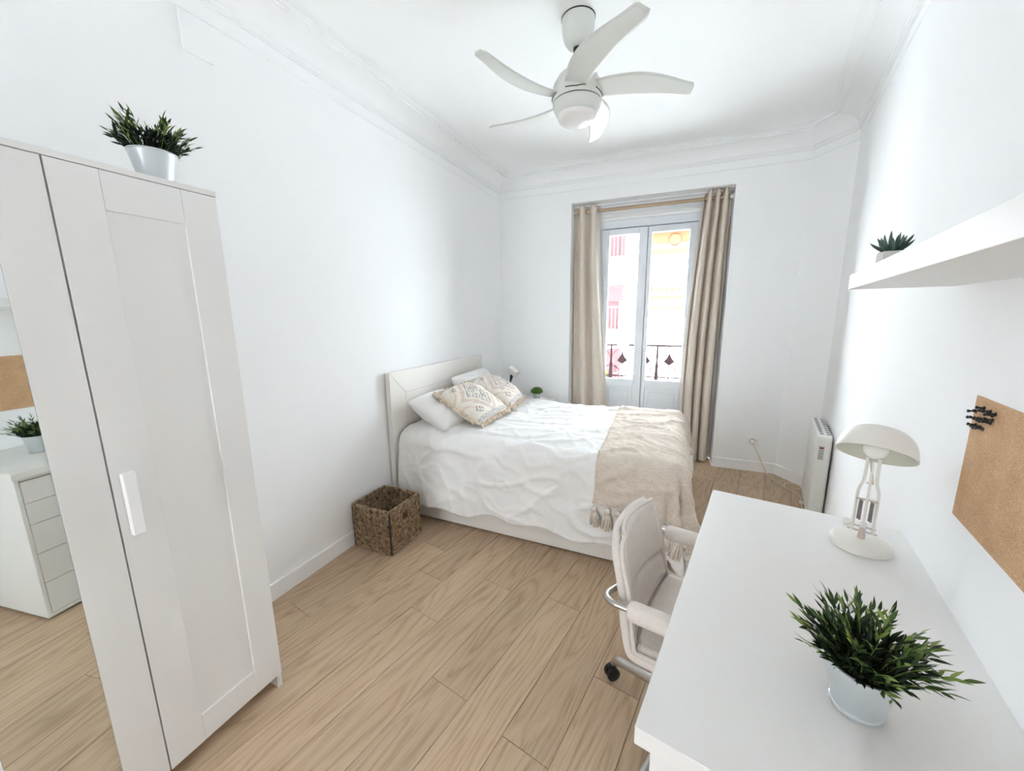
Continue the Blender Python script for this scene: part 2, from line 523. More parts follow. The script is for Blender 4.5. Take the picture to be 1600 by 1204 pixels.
def obj(name, mb, mat, parent=None, smooth=False, bevel=0.0, seg=2, loc=None, rot=None, mtx=None, solid=0.0, subsurf=0, angle=40):
    me = mb.mesh(name)
    me.materials.append(mat)
    if smooth:
        for p in me.polygons: p.use_smooth = True
    o = link(name, me, parent, loc, rot, mtx)
    if solid:
        m = o.modifiers.new('solid', 'SOLIDIFY'); m.thickness = solid; m.offset = 0
    if bevel:
        m = o.modifiers.new('bevel', 'BEVEL'); m.width = bevel; m.segments = seg; m.limit_method = 'ANGLE'
        m.angle_limit = radians(35)
        if not smooth:
            for p in me.polygons: p.use_smooth = True
            m.harden_normals = True
    if subsurf:
        m = o.modifiers.new('sub', 'SUBSURF'); m.levels = subsurf; m.render_levels = subsurf
    if smooth and angle and not subsurf:
        try:
            me.set_sharp_from_angle(angle=radians(angle))
        except Exception:
            pass
    return o


def tag(o, label, cat=None, group=None, kind=None):
    o['label'] = label
    if cat: o['category'] = cat
    if group: o['group'] = group
    if kind: o['kind'] = kind
    return o


def structure(o, label=None, cat=None):
    o['kind'] = 'structure'
    if label: o['label'] = label
    if cat: o['category'] = cat
    return o


def thing(name, label, cat, loc=(0, 0, 0), rz=0.0, group=None):
    o = link(name, None, None, loc, (0, 0, rz))
    o.empty_display_size = 0.1
    return tag(o, label, cat, group)


def catmull(P, n=8, closed=False):
    P = [Vector(p) for p in P]
    out = []
    m = len(P)
    rng = range(m) if closed else range(m - 1)
    for i in rng:
        if closed:
            a, b, c, d = P[(i - 1) % m], P[i], P[(i + 1) % m], P[(i + 2) % m]
        else:
            a, b, c, d = P[max(i - 1, 0)], P[i], P[i + 1], P[min(i + 2, m - 1)]
        for k in range(n):
            t = k / n
            out.append(0.5 * ((2 * b) + (c - a) * t + (2 * a - 5 * b + 4 * c - d) * t * t + (-a + 3 * b - 3 * c + d) * t ** 3))
    if not closed: out.append(P[-1])
    return out


def lerp(a, b, t): return a + (b - a) * t


def smooth01(t):
    t = max(0.0, min(1.0, t)); return t * t * (3 - 2 * t)


# ------------------------------------------------------------------ room shell
XO1, XO2, ZO = 0.8072, 2.2724, 2.6047        # balcony opening in the back wall
BT = 0.36                                     # back wall thickness
P_LR = Vector((0, REAR, 0)); P_LB = B0.copy()
P_BC = BW(2.8031); P_CR = RW(0.012, 3.842); P_RR = RW(0, REAR - 0.2)


def wall_seg(mb, p, q, z0, z1, th, ext0=0.0, ext1=0.0):
    """wall slab whose inner face runs p -> q with the room on the right-hand side"""
    d = (q - p); d.z = 0; d.normalize()
    n = Vector((-d.y, d.x, 0))
    a = p - d * ext0; b = q + d * ext1
    mb.prism([(a.x, a.y), (b.x, b.y), (b.x + n.x * th, b.y + n.y * th), (a.x + n.x * th, a.y + n.y * th)], z0, z1)


mb = MB(); wall_seg(mb, P_LR, P_LB, 0, Z_CEIL, 0.15, 0.2, 0.0)
structure(obj('wall_left', mb, MAT['wall']), 'plain white plaster wall behind the bed head', 'wall')
mb = MB()
wall_seg(mb, BW(0), BW(XO1), 0, Z_CEIL, BT, 0.15)
wall_seg(mb, BW(XO2), BW(2.8031), 0, Z_CEIL, BT, 0, 0.3)
wall_seg(mb, BW(XO1), BW(XO2), ZO, Z_CEIL, BT)
structure(obj('wall_back', mb, MAT['wall']), 'white end wall with the deep balcony door opening', 'wall')
mb = MB(); wall_seg(mb, P_BC, P_CR, 0, Z_CEIL, 0.15)
structure(obj('wall_corner', mb, MAT['wall']), 'narrow slanted white wall in the corner past the radiator', 'wall')
mb = MB(); wall_seg(mb, P_CR, P_RR, 0, Z_CEIL, 0.15, 0.1, 0.2)
structure(obj('wall_right', mb, MAT['wall']), 'white wall behind desk, shelf and radiator', 'wall')
# rear wall behind the camera, with an invented opening added as fill light
DW0, DW1, DWA, DWZ = 0.60, 0.94, 0.55, 1.85
mb = MB()
mb.box(-0.15, DW0, REAR - 0.12, REAR, 0, Z_CEIL); mb.box(DW1, 2.6, REAR - 0.12, REAR, 0, Z_CEIL)
mb.box(DW0, DW1, REAR - 0.12, REAR, DWZ, Z_CEIL); mb.box(DW0, DW1, REAR - 0.12, REAR, 0, DWA)
structure(obj('wall_rear', mb, MAT['wall']), 'white rear wall with an unseen narrow opening added for fill light', 'wall')
portal('rear_portal', ((DW0 + DW1) / 2, REAR - 0.13, (DWA + DWZ) / 2), DW1 - DW0, DWZ - DWA, (radians(90), 0, 0))
mb = MB(); mb.box(-0.15, 3.3, REAR - 0.12, 4.6, Z_CEIL, Z_CEIL + 0.15)
structure(obj('ceiling', mb, MAT['ceiling']), 'flat white ceiling with moulded border', 'ceiling')

pw = BW((XO1 + XO2) / 2, 1.35, 0.40)
portal('balcony_portal', pw, XO2 - XO1, 2.5, (radians(-90), 0, AB))

# floor: laminate planks laid parallel to the right wall
room_poly = [(P_LR.x, P_LR.y), (P_RR.x, P_LR.y), (P_CR.x, P_CR.y), (P_BC.x, P_BC.y),
             (BW(XO2).x, BW(XO2).y), (BW(XO2, 0, 0.3).x, BW(XO2, 0, 0.3).y),
             (BW(XO1, 0, 0.3).x, BW(XO1, 0, 0.3).y), (BW(XO1).x, BW(XO1).y), (P_LB.x, P_LB.y)]
convex_parts = [[(P_LR.x, P_LR.y), (P_RR.x, P_LR.y), (P_CR.x, P_CR.y), (P_BC.x, P_BC.y), (P_LB.x, P_LB.y)],
                ]


def clip(poly, cp):
    """Sutherland-Hodgman, cp convex counter-clockwise"""
    out = poly
    n = len(cp)
    for i in range(n):
        a, b = cp[i], cp[(i + 1) % n]
        inp, out = out, []
        if not inp: return []
        side = lambda p: (b[0] - a[0]) * (p[1] - a[1]) - (b[1] - a[1]) * (p[0] - a[0])
        for j in range(len(inp)):
            p, q = inp[j], inp[(j + 1) % len(inp)]
            sp, sq = side(p), side(q)
            if sp >= 0: out.append(p)
            if (sp > 0 > sq) or (sp < 0 < sq):
                t = sp / (sp - sq)
                out.append((p[0] + (q[0] - p[0]) * t, p[1] + (q[1] - p[1]) * t))
    return out


sub = MB(); sub.prism(room_poly, -0.16, -0.0085)
floor = structure(obj('floor', sub, MAT['dark_gap']), 'light oak laminate plank floor', 'floor')
PWID, PLEN = 0.189, 1.20
joints = {4: 1.45, 5: 1.068, 3: 0.845, 1: 0.819, 2: 1.52, 8: 0.738, 6: 1.30, 7: 0.32, 0: 1.22, 9: 1.1, 10: 0.4}
cp = convex_parts[0]
gap = 0.0011
for k in range(-5, 17):
    u0 = 0.911 + PWID * (k - 1) + gap
    u1 = u0 + PWID - 2 * gap
    j0 = joints.get(k, random.uniform(0, 1.2))
    for i in range(-4, 4):
        v0 = j0 + PLEN * i + gap; v1 = v0 + PLEN - 2 * gap
        quad = [RW(u1, v0), RW(u0, v0), RW(u0, v1), RW(u1, v1)]
        poly = clip([(q.x, q.y) for q in quad], cp)
        if len(poly) < 3: continue
        ar = abs(sum(poly[a][0] * poly[(a + 1) % len(poly)][1] - poly[(a + 1) % len(poly)][0] * poly[a][1] for a in range(len(poly)))) / 2
        if ar < 0.002: continue
        pm = MB(); pm.prism(poly, -0.008, 0.0)
        obj('plank', pm, MAT['wood'], floor)
# threshold inside the balcony opening
mb = MB(); mb.prism([(BW(XO1).x, BW(XO1).y), (BW(XO2).x, BW(XO2).y), (BW(XO2, 0, .22).x, BW(XO2, 0, .22).y), (BW(XO1, 0, .22).x, BW(XO1, 0, .22).y)], -0.008, -0.0005)
obj('threshold', mb, MAT['wood'], floor)

# cornice, bead and baseboards follow the walls
plan = [P_LR, P_LB, P_BC, P_CR, P_RR]


def seg_normal(p, q):
    d = (q - p); d.z = 0; d.normalize()
    return Vector((d.y, -d.x, 0))           # into the room


def offset_at(i, d):
    ns = []
    if i > 0: ns.append(seg_normal(plan[i - 1], plan[i]))
    if i < len(plan) - 1: ns.append(seg_normal(plan[i], plan[i + 1]))
    if len(ns) == 1: return plan[i] + ns[0] * d
    b = ns[0] + ns[1]
    return plan[i] + b * (d / (1 + ns[0].dot(ns[1])))


corn = [(0.0, 2.792), (0.010, 2.792), (0.010, 2.803), (0.016, 2.806), (0.016, 2.816), (0.024, 2.820)]
for t in range(1, 8):
    a = t / 7 * pi / 2
    corn.append((0.024 + 0.105 * (1 - cos(a)), 2.820 + 0.075 * sin(a)))
corn += [(0.137, 2.895), (0.137, 2.903), (0.150, 2.906), (0.150, 2.912), (0.158, 2.913), (0.170, 2.920), (0.170, 2.924), (0.190, 2.926), (0.203, 2.9295), (0.203, 2.9298), (0.0, 2.9298)]
bead = [(0.0, 2.722), (0.004, 2.7225), (0.006, 2.725), (0.004, 2.7275), (0.0, 2.728)]
base = [(0.0, 0.0), (0.013, 0.0), (0.013, 0.094), (0.009, 0.098), (0.0, 0.098)]
names_side = ['left', 'back', 'corner', 'right']
for i in range(4):
    side = names_side[i]
    for prof, nm, lab in ((corn, 'trim', 'white plaster cove cornice along the %s wall'), (bead, 'trim', 'fine plaster bead under the cornice on the %s wall')):
        m = MB()
        A = [offset_at(i, d) + Vector((0, 0, z)) for d, z in prof]
        Bq = [offset_at(i + 1, d) + Vector((0, 0, z)) for d, z in prof]
        n = len(prof)
        m.add(A + Bq, [(k, (k + 1) % n, n + (k + 1) % n, n + k) for k in range(n)] + [tuple(range(n)), tuple(range(2 * n - 1, n - 1, -1))])
        idx = i + 1 + (0 if prof is corn else 4)
        wn = {'left': 'bed-head', 'back': 'balcony', 'corner': 'slanted', 'right': 'desk-side'}[side]
        structure(obj('trim_%d' % idx, m, MAT['trim'], smooth=True, angle=25), lab % wn, 'cornice' if prof is corn else 'moulding')


def baseboard(name, p, q, d0, d1, label):
    d = (q - p).normalized(); n = Vector((d.y, -d.x, 0))
    m = MB()
    a = p + d * d0; b = q - d * d1
    A = [a + n * t + Vector((0, 0, z)) for t, z in base]; Bq = [b + n * t + Vector((0, 0, z)) for t, z in base]
    k = len(base)
    m.add(A + Bq, [(i, (i + 1) % k, k + (i + 1) % k, k + i) for i in range(k)] + [tuple(range(k)), tuple(range(2 * k - 1, k - 1, -1))])
    structure(obj(name, m, MAT['trim']), label, 'baseboard')


baseboard('baseboard_left', P_LR, P_LB, 0, 0.013, 'white baseboard under the bed-head wall')
baseboard('baseboard_back', BW(XO2), P_BC, 0, 0.005, 'white baseboard between balcony opening and slanted wall')
baseboard('baseboard_back_far', BW(0), BW(XO1), 0.013, 0.0, 'white baseboard on the balcony wall behind the bedside table')
baseboard('baseboard_corner', P_BC, P_CR, 0.005, 0.005, 'white baseboard on the slanted corner wall')
baseboard('baseboard_right', P_CR, P_RR, 0.005, 0, 'white baseboard behind the radiator and desk')

# cover plate high on the left wall
ap = thing('access_cover', 'flat painted cover plate high on the wall above the wardrobe', 'cover plate', (0, 1.14, 2.655))
m = MB(); m.box(0.0, 0.010, -0.056, 0.056, -0.09, 0.062)
obj('plate', m, MAT['wall'], ap, bevel=0.002)
for y in (-0.046, 0.046):
    m = MB(); m.lathe([(0.0035, 0), (0.0035, 0.002), (0.002, 0.003)], 10, Matrix.Translation((0.010, y, -0.080)) @ Matrix.Rotation(radians(90), 4, 'Y'))
    obj('screw', m, MAT['trim'], ap)

# ------------------------------------------------------------------ balcony door
D_IN = 0.225                                  # inner face of the door, measured out from the wall face
dm = Matrix.Translation(BW(0, 0, 0)) @ Matrix.Rotation(AB, 4, 'Z')     # local x along wall, y outwards
door = link('door_1', None, None, mtx=dm)
structure(door, 'white double-leaf glazed balcony door with solid lower panels', 'balcony door')
m = MB()
m.box(XO1, 1.045, D_IN, D_IN + 0.07, 0, 2.45)
m.box(2.045, XO2, D_IN, D_IN + 0.07, 0, 2.45)
m.box(XO1, XO2, D_IN, D_IN + 0.07, 2.375, 2.45)
m.box(1.02, 1.10, D_IN + 0.056, D_IN + 0.075, 0, 2.40); m.box(2.0, 2.07, D_IN + 0.056, D_IN + 0.075, 0, 2.40); m.box(1.02, 2.07, D_IN + 0.056, D_IN + 0.075, 2.345, 2.40); m.box(1.02, 2.07, D_IN + 0.056, D_IN + 0.075, 0, 0.05)
obj('door_frame', m, MAT['door_paint'], door, bevel=0.004)
m = MB(); m.box(1.522, 1.575, D_IN + 0.056, D_IN + 0.070, 0.012, 2.365); obj('astragal', m, MAT['door_paint'], door)
m = MB()                                       # moulded lintel between door head and soffit
for y0, z0, z1 in ((0.205, 2.45, 2.475), (0.185, 2.475, 2.505), (0.20, 2.505, 2.545), (0.170, 2.545, 2.562), (0.155, 2.562, 2.585), (0.12, 2.585, 2.6046)):
    m.box(XO1, XO2, y0, 0.34, z0, z1)
obj('lintel_moulding', m, MAT['trim'], door, bevel=0.003)


def sash(x0, x1, gx0, gx1):
    y0, y1 = D_IN + 0.008, D_IN + 0.055
    zt, zb, g0, g1 = 2.365, 0.012, 0.79, 2.305
    s = link('sash', None, door)
    m = MB(); m.box(x0, gx0, y0, y1, zb, zt); obj('stile', m, MAT['door_paint'], s, bevel=0.004)
    m = MB(); m.box(gx1, x1, y0, y1, zb, zt); obj('stile', m, MAT['door_paint'], s, bevel=0.004)
    m = MB(); m.box(gx0, gx1, y0, y1, g1, zt); obj('rail', m, MAT['door_paint'], s, bevel=0.003)
    m = MB(); m.box(gx0, gx1, y0, y1, g0 - 0.085, g0); obj('rail', m, MAT['door_paint'], s, bevel=0.003)
    m = MB(); m.box(gx0, gx1, y0, y1, zb, 0.16); obj('rail', m, MAT['door_paint'], s, bevel=0.003)
    m = MB(); m.box(gx0, gx1, y0 + 0.020, y0 + 0.030, g0 - 0.005, g1 + 0.005); obj('pane', m, MAT['glass'], s)
    m = MB(); m.box(gx0, gx1, y0 + 0.016, y0 + 0.034, 0.155, g0 - 0.08)
    m.box(gx0 + 0.045, gx1 - 0.045, y0 + 0.008, y0 + 0.02, 0.205, g0 - 0.13)
    obj('lower_panel', m, MAT['door_paint'], s, bevel=0.006)
    return s


sl = sash(1.05, 1.5455, 1.165, 1.462)
sr = sash(1.5515, 2.04, 1.588, 1.937)
# the handle on the meeting stile
m = MB()
m.box(1.555, 1.580, D_IN - 0.004, D_IN + 0.010, 1.02, 1.17)
m.tube([(1.568, D_IN - 0.004, 1.10), (1.568, D_IN - 0.045, 1.10), (1.562, D_IN - 0.052, 1.115), (1.556, D_IN - 0.052, 1.22)], 0.008, 8)
obj('handle', m, MAT['trim'], sr, smooth=True)

# ------------------------------------------------------------------ curtains and rod
ROD_Y, ROD_Z = 0.10, 2.532
rod = link('curtain_rod', None, None, mtx=dm)
tag(rod, 'champagne metal curtain rod across the balcony recess', 'curtain rod')
m = MB(); m.tube([(XO1 + 0.004, ROD_Y, ROD_Z), (XO2 - 0.004, ROD_Y, ROD_Z)], 0.0155, 14)
obj('pole', m, MAT['bronze_rod'], rod, smooth=True)
for xx, sg in ((XO1, 1), (XO2, -1)):
    m = MB(); m.lathe([(0.024, 0), (0.024, 0.006), (0.017, 0.010), (0.017, 0.028)], 18, Matrix.Translation((xx + 0.0005 * sg, ROD_Y, ROD_Z)) @ Matrix.Rotation(radians(90) * sg, 4, 'Y'))
    obj('socket_bracket', m, MAT['trim'], rod, smooth=True)


def curtain(name, label, xl, xr, zb, zt, nf, seed, lin_side):
    """xl, xr: functions of t (0 top .. 1 bottom)"""
    rnd = random.Random(seed)
    ph = rnd.uniform(0, 1)
    amps = [rnd.uniform(0.7, 1.15) for _ in range(12)]
    root = link(name, None, None, mtx=dm)
    tag(root, label, 'curtain', 'curtains of the balcony door')

    def pt(s, t, off=0.0, inset=0.0):
        x = lerp(xl(t) + inset, xr(t) - inset, s)
        k = s * nf
        a = amps[int(k) % 12]
        # folds get a little sharper and less regular with height
        w = sin(2 * pi * k + 0.5 * sin(2 * pi * (s * 1.7 + ph)) * t)
        w = math.copysign(abs(w) ** 0.65, w)
        y = ROD_Y + 0.060 * a * w * (0.86 + 0.25 * t) + 0.010 * sin(5 * t + 9 * s + seed) * t + off
        x += 0.010 * cos(2 * pi * k) * (0.3 + t)
        z = lerp(zt + 0.010 * abs(w), zb + 0.012 * sin(7 * s + seed), t)
        return (x, y, z)
    m = MB(); m.grid(lambda s, t: pt(s, t), 96, 60)
    obj('fabric', m, MAT['curtain'], root, smooth=True, solid=0.004, angle=0)
    m = MB()
    if lin_side > 0:
        m.grid(lambda s, t: (lerp(xl(t) - 0.016, xl(t) + 0.05, s), ROD_Y + 0.050 + 0.014 * s, lerp(zt - 0.03, zb + 0.03, t)), 4, 30)
    else:
        m.grid(lambda s, t: (lerp(xr(t) - 0.05, xr(t) + 0.004, s), ROD_Y + 0.060 - 0.010 * s, lerp(zt - 0.03, zb + 0.03, t)), 4, 30)
    obj('lining', m, MAT['lining'], root, smooth=True, solid=0.002, angle=0)
    for i in range(int(nf * 2)):
        s = (i + 0.5) / (nf * 2) + 0.0
        x = lerp(xl(0), xr(0), (i * 0.5 + 0.02) / nf)
        m = MB()
        ring = [(x, ROD_Y + 0.0195 * cos(a), ROD_Z + 0.0195 * sin(a)) for a in [2 * pi * q / 18 for q in range(18)]]
        m.tube(ring, 0.0032, 6, closed=True)
        obj('eyelet', m, MAT['darkgrey'], root, smooth=True)
    return root


curtain('curtain', 'beige linen curtain hanging on the bed side of the balcony door',
        lambda t: XO1 + 0.012, lambda t: lerp(1.075, 1.235, smooth01(t * 0.9) if t < 1 else 1), 0.012, 2.578, 2.25, 3, -1)
curtain('curtain', 'beige linen curtain hanging on the wall socket side of the balcony door',
        lambda t: 2.035 - 0.075 * sin(pi * min(1, t * 0.72)) + 0.03 * max(0, t - 0.7), lambda t: 2.258 - 0.012 * t, 0.012, 2.592, 3.5, 8, 1)

# ------------------------------------------------------------------ outside: balcony and the building over the street
m = MB(); m.box(0.3, 2.9, 0.37, 1.05, -0.16, -0.02)
o = structure(obj('balcony_floor', m, MAT['stone'], mtx=dm), 'stone balcony slab outside the glazed door', 'balcony')
rl = link('balcony_railing', None, None, mtx=dm)
tag(rl, 'dark wrought-iron balcony railing with leaf ornaments outside the door', 'railing')
RY = 0.93
m = MB(); m.box(0.3, 2.9, RY - 0.022, RY + 0.022, 1.098, 1.120); obj('top_rail', m, MAT['iron'], rl, bevel=0.004)
m = MB(); m.box(0.3, 2.9, RY - 0.010, RY + 0.010, 0.712, 0.726); obj('middle_rail', m, MAT['iron'], rl)
m = MB(); m.box(0.3, 2.9, RY - 0.012, RY + 0.012, 0.10, 0.118); obj('bottom_rail', m, MAT['iron'], rl)
for k in range(-1, 4):
    x0 = 1.130 + 0.553 * k
    if x0 < 0.35 or x0 > 2.85: continue
    m = MB(); m.lathe([(0.011, -0.02), (0.011, 0.62), (0.021, 0.66), (0.025, 0.74), (0.016, 0.82), (0.022, 0.86), (0.012, 0.90), (0.012, 1.10)], 12, Matrix.Translation((x0, RY, 0)))
    obj('baluster', m, MAT['iron'], rl, smooth=True)
for k in range(-3, 9):
    xs = 1.130 + 0.2765 * 0.5 + 0.2765 * k
    if k % 2 == 0: xs += 0.0
    if xs < 0.36 or xs > 2.85: continue
    # spear-head leaf with side leaves on a thin stem
    orn = link('leaf_ornament', None, rl)
    outl = [(0.0, 0.19), (0.010, 0.14), (0.026, 0.10), (0.052, 0.068), (0.064, 0.048), (0.038, 0.030), (0.014, 0.012), (0.0, 0.0)]
    pl = outl + [(-a, b) for a, b in outl[-2:0:-1]]
    m = MB(); m.extrude(pl, lambda p, t: (xs + p[0], RY + t, 0.865 + p[1]), -0.006, 0.006)
    obj('spear_head', m, MAT['iron'], orn)
    m = MB(); m.tube([(xs, RY, 0.60), (xs, RY, 0.875)], 0.006, 8); obj('stem', m, MAT['iron'], orn)
    for sg in (-1, 1):
        m = MB()
        m.tube(catmull([(xs, RY, 0.765), (xs + sg * 0.035, RY, 0.795), (xs + sg * 0.075, RY, 0.835), (xs + sg * 0.100, RY, 0.845)], 5), [0.004] * 16, 6)
        lf = [(0.045, 0.805), (0.070, 0.812), (0.105, 0.850), (0.075, 0.838)]
        m.extrude(lf, lambda p, t: (xs + sg * p[0], RY + t, p[1]), -0.004, 0.004)
        obj('side_leaf', m, MAT['iron'], orn)
    for sg in (-1, 1):
        m = MB()
        m.tube(catmull([(xs + sg * 0.138, RY, 0.90), (xs + sg * 0.125, RY, 0.97), (xs + sg * 0.085, RY, 1.03), (xs + sg * 0.03, RY, 1.085), (xs, RY, 1.097)], 6), 0.004, 6)
        obj('arch_rod', m, MAT['iron'], orn, smooth=True)
    m = MB(); m.tube([(xs - 0.138, RY, 0.60), (xs + 0.0, RY, 0.712), (xs + 0.138, RY, 0.60)], 0.005, 6)
    obj('lower_brace', m, MAT['iron'], orn)

FY = 13.0
bld = thing('apartment_building', 'pale sunlit apartment building across the street seen through the balcony door', 'building', (0, FY, 0))
m = MB(); m.box(-9, 0.62, 0, 4, -9, 6.8); m.box(0.62, 12, -0.18, 4, -9, 4.15)
obj('facade', m, MAT['fac_white'], bld)
m = MB(); m.box(-3.2, -1.9, -0.03, 0.05, -9, 6.8); obj('corner_strip', m, MAT['fac_white'], bld)


def far_window(x0, x1, z0, z1, frame, glass=MAT['fac_glass']):
    w = link('window', None, bld)
    m = MB()
    t = 0.12
    m.box(x0 - t, x0, -0.07, 0.02, z0, z1 + t); m.box(x1, x1 + t, -0.07, 0.02, z0, z1 + t); m.box(x0, x1, -0.07, 0.02, z1, z1 + t)
    obj('surround', m, frame, w)
    m = MB(); m.box(x0, x1, -0.03, 0.02, z0, z1); obj('pane', m, glass, w)
    m = MB(); m.box((x0 + x1) / 2 - 0.04, (x0 + x1) / 2 + 0.04, -0.05, 0.0, z0, z1); obj('mullion', m, frame, w)
    m = MB(); m.box(x0, x1, -0.06, 0.0, z1 - 0.42, z1); obj('blind', m, MAT['fac_pink'], w)
    return w


def far_balcony(x0, x1, z0):
    b = link('balcony', None, bld)
    m = MB(); m.box(x0, x1, -0.75, 0.0, z0 - 0.14, z0); obj('slab', m, MAT['fac_white'], b)
    m = MB(); m.box(x0, x1, -0.74, -0.70, z0 + 0.82, z0 + 0.88); obj('rail', m, MAT['fac_pink'], b)
    n = int((x1 - x0) / 0.11)
    for i in range(n + 1):
        m = MB(); xx = lerp(x0 + 0.02, x1 - 0.02, i / n)
        m.box(xx - 0.022, xx + 0.022, -0.735, -0.705, z0, z0 + 0.82); obj('bar', m, MAT['fac_pink'], b)


for zf in (-3.35, -1.0, 1.05, 3.35):
    far_window(-0.95, -0.02, zf - 0.05, zf + 1.25 + 0.0, MAT['fac_pink'])
    far_balcony(-1.15, 0.12, zf - 0.2)
for zf in (-1.0, 1.05):
    far_window(-4.6, -3.6, zf - 0.05, zf + 1.4, MAT['fac_pink'])
    far_balcony(-4.8, -3.4, zf - 0.2)
# right-hand part: string courses with dentils
def course(z0, parts, x0=0.62, x1=6.0):
    c = link('string_course', None, bld)
    for (a, b, pr, mt) in parts:
        m = MB(); m.box(x0, x1, -0.18 - pr, -0.18, z0 + a, z0 + b); obj('moulding', m, mt, c)
    return c


c = course(1.62, ((0.0, 0.10, 0.10, MAT['fac_ochre']), (0.30, 0.40, 0.16, MAT['fac_ochre']), (0.62, 0.72, 0.36, MAT['fac_white']), (0.72, 0.78, 0.42, MAT['fac_ochre'])))
for i in range(26):
    m = MB(); m.box(0.70 + i * 0.2, 0.80 + i * 0.2, -0.18 - 0.28, -0.18, 2.14, 2.24); obj('dentil', m, MAT['fac_ochre'], c)
c = course(3.25, ((0.0, 0.14, 0.20, MAT['fac_ochre']), (0.30, 0.9, 0.10, MAT['fac_ochre']), (0.62, 0.9, 0.45, MAT['fac_ochre'])))
for i in range(6):
    m = MB(); m.lathe([(0.18, 0), (0.15, 0.06), (0.02, 0.08)], 16, Matrix.Translation((1.55 + i * 0.9, -0.28, 3.62)) @ Matrix.Rotation(radians(90), 4, 'X')); obj('rosette', m, MAT['fac_ochre'], c)
fl = link('pennant', None, None, (-0.33, FY - 0.80, -0.62))
tag(fl, 'small striped rainbow flag hanging on a balcony across the street', 'flag')
for i, mt in enumerate(('fac_pink', 'flag_a', 'flag_b', 'flag_c')):
    m = MB(); m.box(-0.12, 0.14, -0.012, 0.0, 0.36 - 0.12 * i, 0.48 - 0.12 * i); obj('stripe', m, MAT[mt], fl)
m = MB(); m.box(-14, 16, -18, -2.8, -9.2, -9.0)  # unseen slab added to stop light rising through the rear opening
structure(obj('rear_ground_blocker', m, MAT['light_blocker']), 'unseen dark ground slab added behind the house to cut light from below', 'ground')
m = MB(); m.box(-14, 16, 4.6, 12.99, -9.2, -9.0)
structure(obj('street', m, MAT['street']), 'street between the two buildings', 'street')

# ------------------------------------------------------------------ wardrobe
WX, WY, WH = 0.5086, 0.8357, 1.8993
DP = 0.3795                                     # door pitch
WW = DP * 3 + 0.002
wr = thing('wardrobe', 'tall white three-door wardrobe with a mirrored middle door', 'wardrobe', (0.0, WY, 0.0), 0.0)
DT = 0.019
m = MB()
for y in (0.0, -DP + 0.008, -2 * DP + 0.008, -WW + 0.016):
    m.box(0.016, WX - DT - 0.003, y - 0.016, y, 0.0 if y in (0.0, -WW + 0.016) else 0.063, WH - 0.016)
m.box(0.016, 0.022, -WW, 0, 0.06, WH - 0.016)
m.box(0.016, WX - DT - 0.003, -WW + 0.016, -0.016, 0.063, 0.079)
obj('carcass', m, MAT['lacquer'], wr)
m = MB(); m.box(0.016, WX + 0.001, -WW, 0.0, WH - 0.016, WH); obj('top_panel', m, MAT['lacquer'], wr, bevel=0.001)
m = MB(); m.box(0.40, 0.415, -WW + 0.016, -0.016, 0.0, 0.063); obj('plinth', m, MAT['lacquer'], wr)
for y in (0.0, -WW + 0.02):
    m = MB(); m.box(WX - 0.075, WX - 0.008, y - 0.018, y, 0.0, 0.063); obj('foot', m, MAT['lacquer'], wr, bevel=0.001)


def wdoor(y1, mirror, handle_side):
    """y1 = edge nearest the balcony (local); door spans y1 - w .. y1"""
    d = link('door', None, wr)
    w = DP - 0.004
    y0 = y1 - w
    xf, xb = WX, WX - DT
    z0, z1 = 0.063, WH - 0.018
    S = 0.097
    m = MB(); m.box(xb, xf, y0, y0 + S, z0, z1); obj('stile', m, MAT['lacquer'], d, bevel=0.0008)
    m = MB(); m.box(xb, xf, y1 - S, y1, z0, z1); obj('stile', m, MAT['lacquer'], d, bevel=0.0008)
    if mirror:
        m = MB(); m.box(xb, xf, y0 + S, y1 - S, z0, z0 + 0.03); obj('rail', m, MAT['lacquer'], d)
        m = MB(); m.box(xb, xf, y0 + S, y1 - S, z1 - 0.03, z1); obj('rail', m, MAT['lacquer'], d)
        m = MB(); m.box(xb + 0.004, xf - 0.002, y0 + S + 0.0006, y1 - S - 0.0006, z0 + 0.0305, z1 - 0.0305)
        o = obj('mirror', m, MAT['mirror'], d); o['label'] = 'tall clear mirror pane'
    else:
        m = MB(); m.box(xb, xf - 0.0005, y0 + S + .0005, y1 - S - .0005, z1 - 0.1, z1); obj('rail', m, MAT['lacquer'], d, bevel=0.0008)
        m = MB(); m.box(xb, xf - 0.0005, y0 + S + .0005, y1 - S - .0005, z0, z0 + 0.1); obj('rail', m, MAT['lacquer'], d, bevel=0.0008)
        m = MB(); m.box(xb, xf - 0.0075, y0 + S, y1 - S, z0 + 0.1, z1 - 0.1); obj('panel', m, MAT['lacquer'], d)
    if handle_side:
        yc = y0 + 0.031 if handle_side < 0 else y1 - 0.031
        m = MB(); m.box(xf + 0.004, xf + 0.024, yc - 0.0145, yc + 0.0145, 0.885, 1.072)
        m.box(xf - 0.001, xf + 0.006, yc - 0.006, yc + 0.006, 0.905, 0.925); m.box(xf - 0.001, xf + 0.006, yc - 0.006, yc + 0.006, 1.035, 1.055)
        obj('handle', m, MAT['trim'], d, bevel=0.003)
    return d


wdoor(-0.002, False, -1)
wdoor(-0.002 - DP, True, 0)
wdoor(-0.002 - 2 * DP, False, 1)

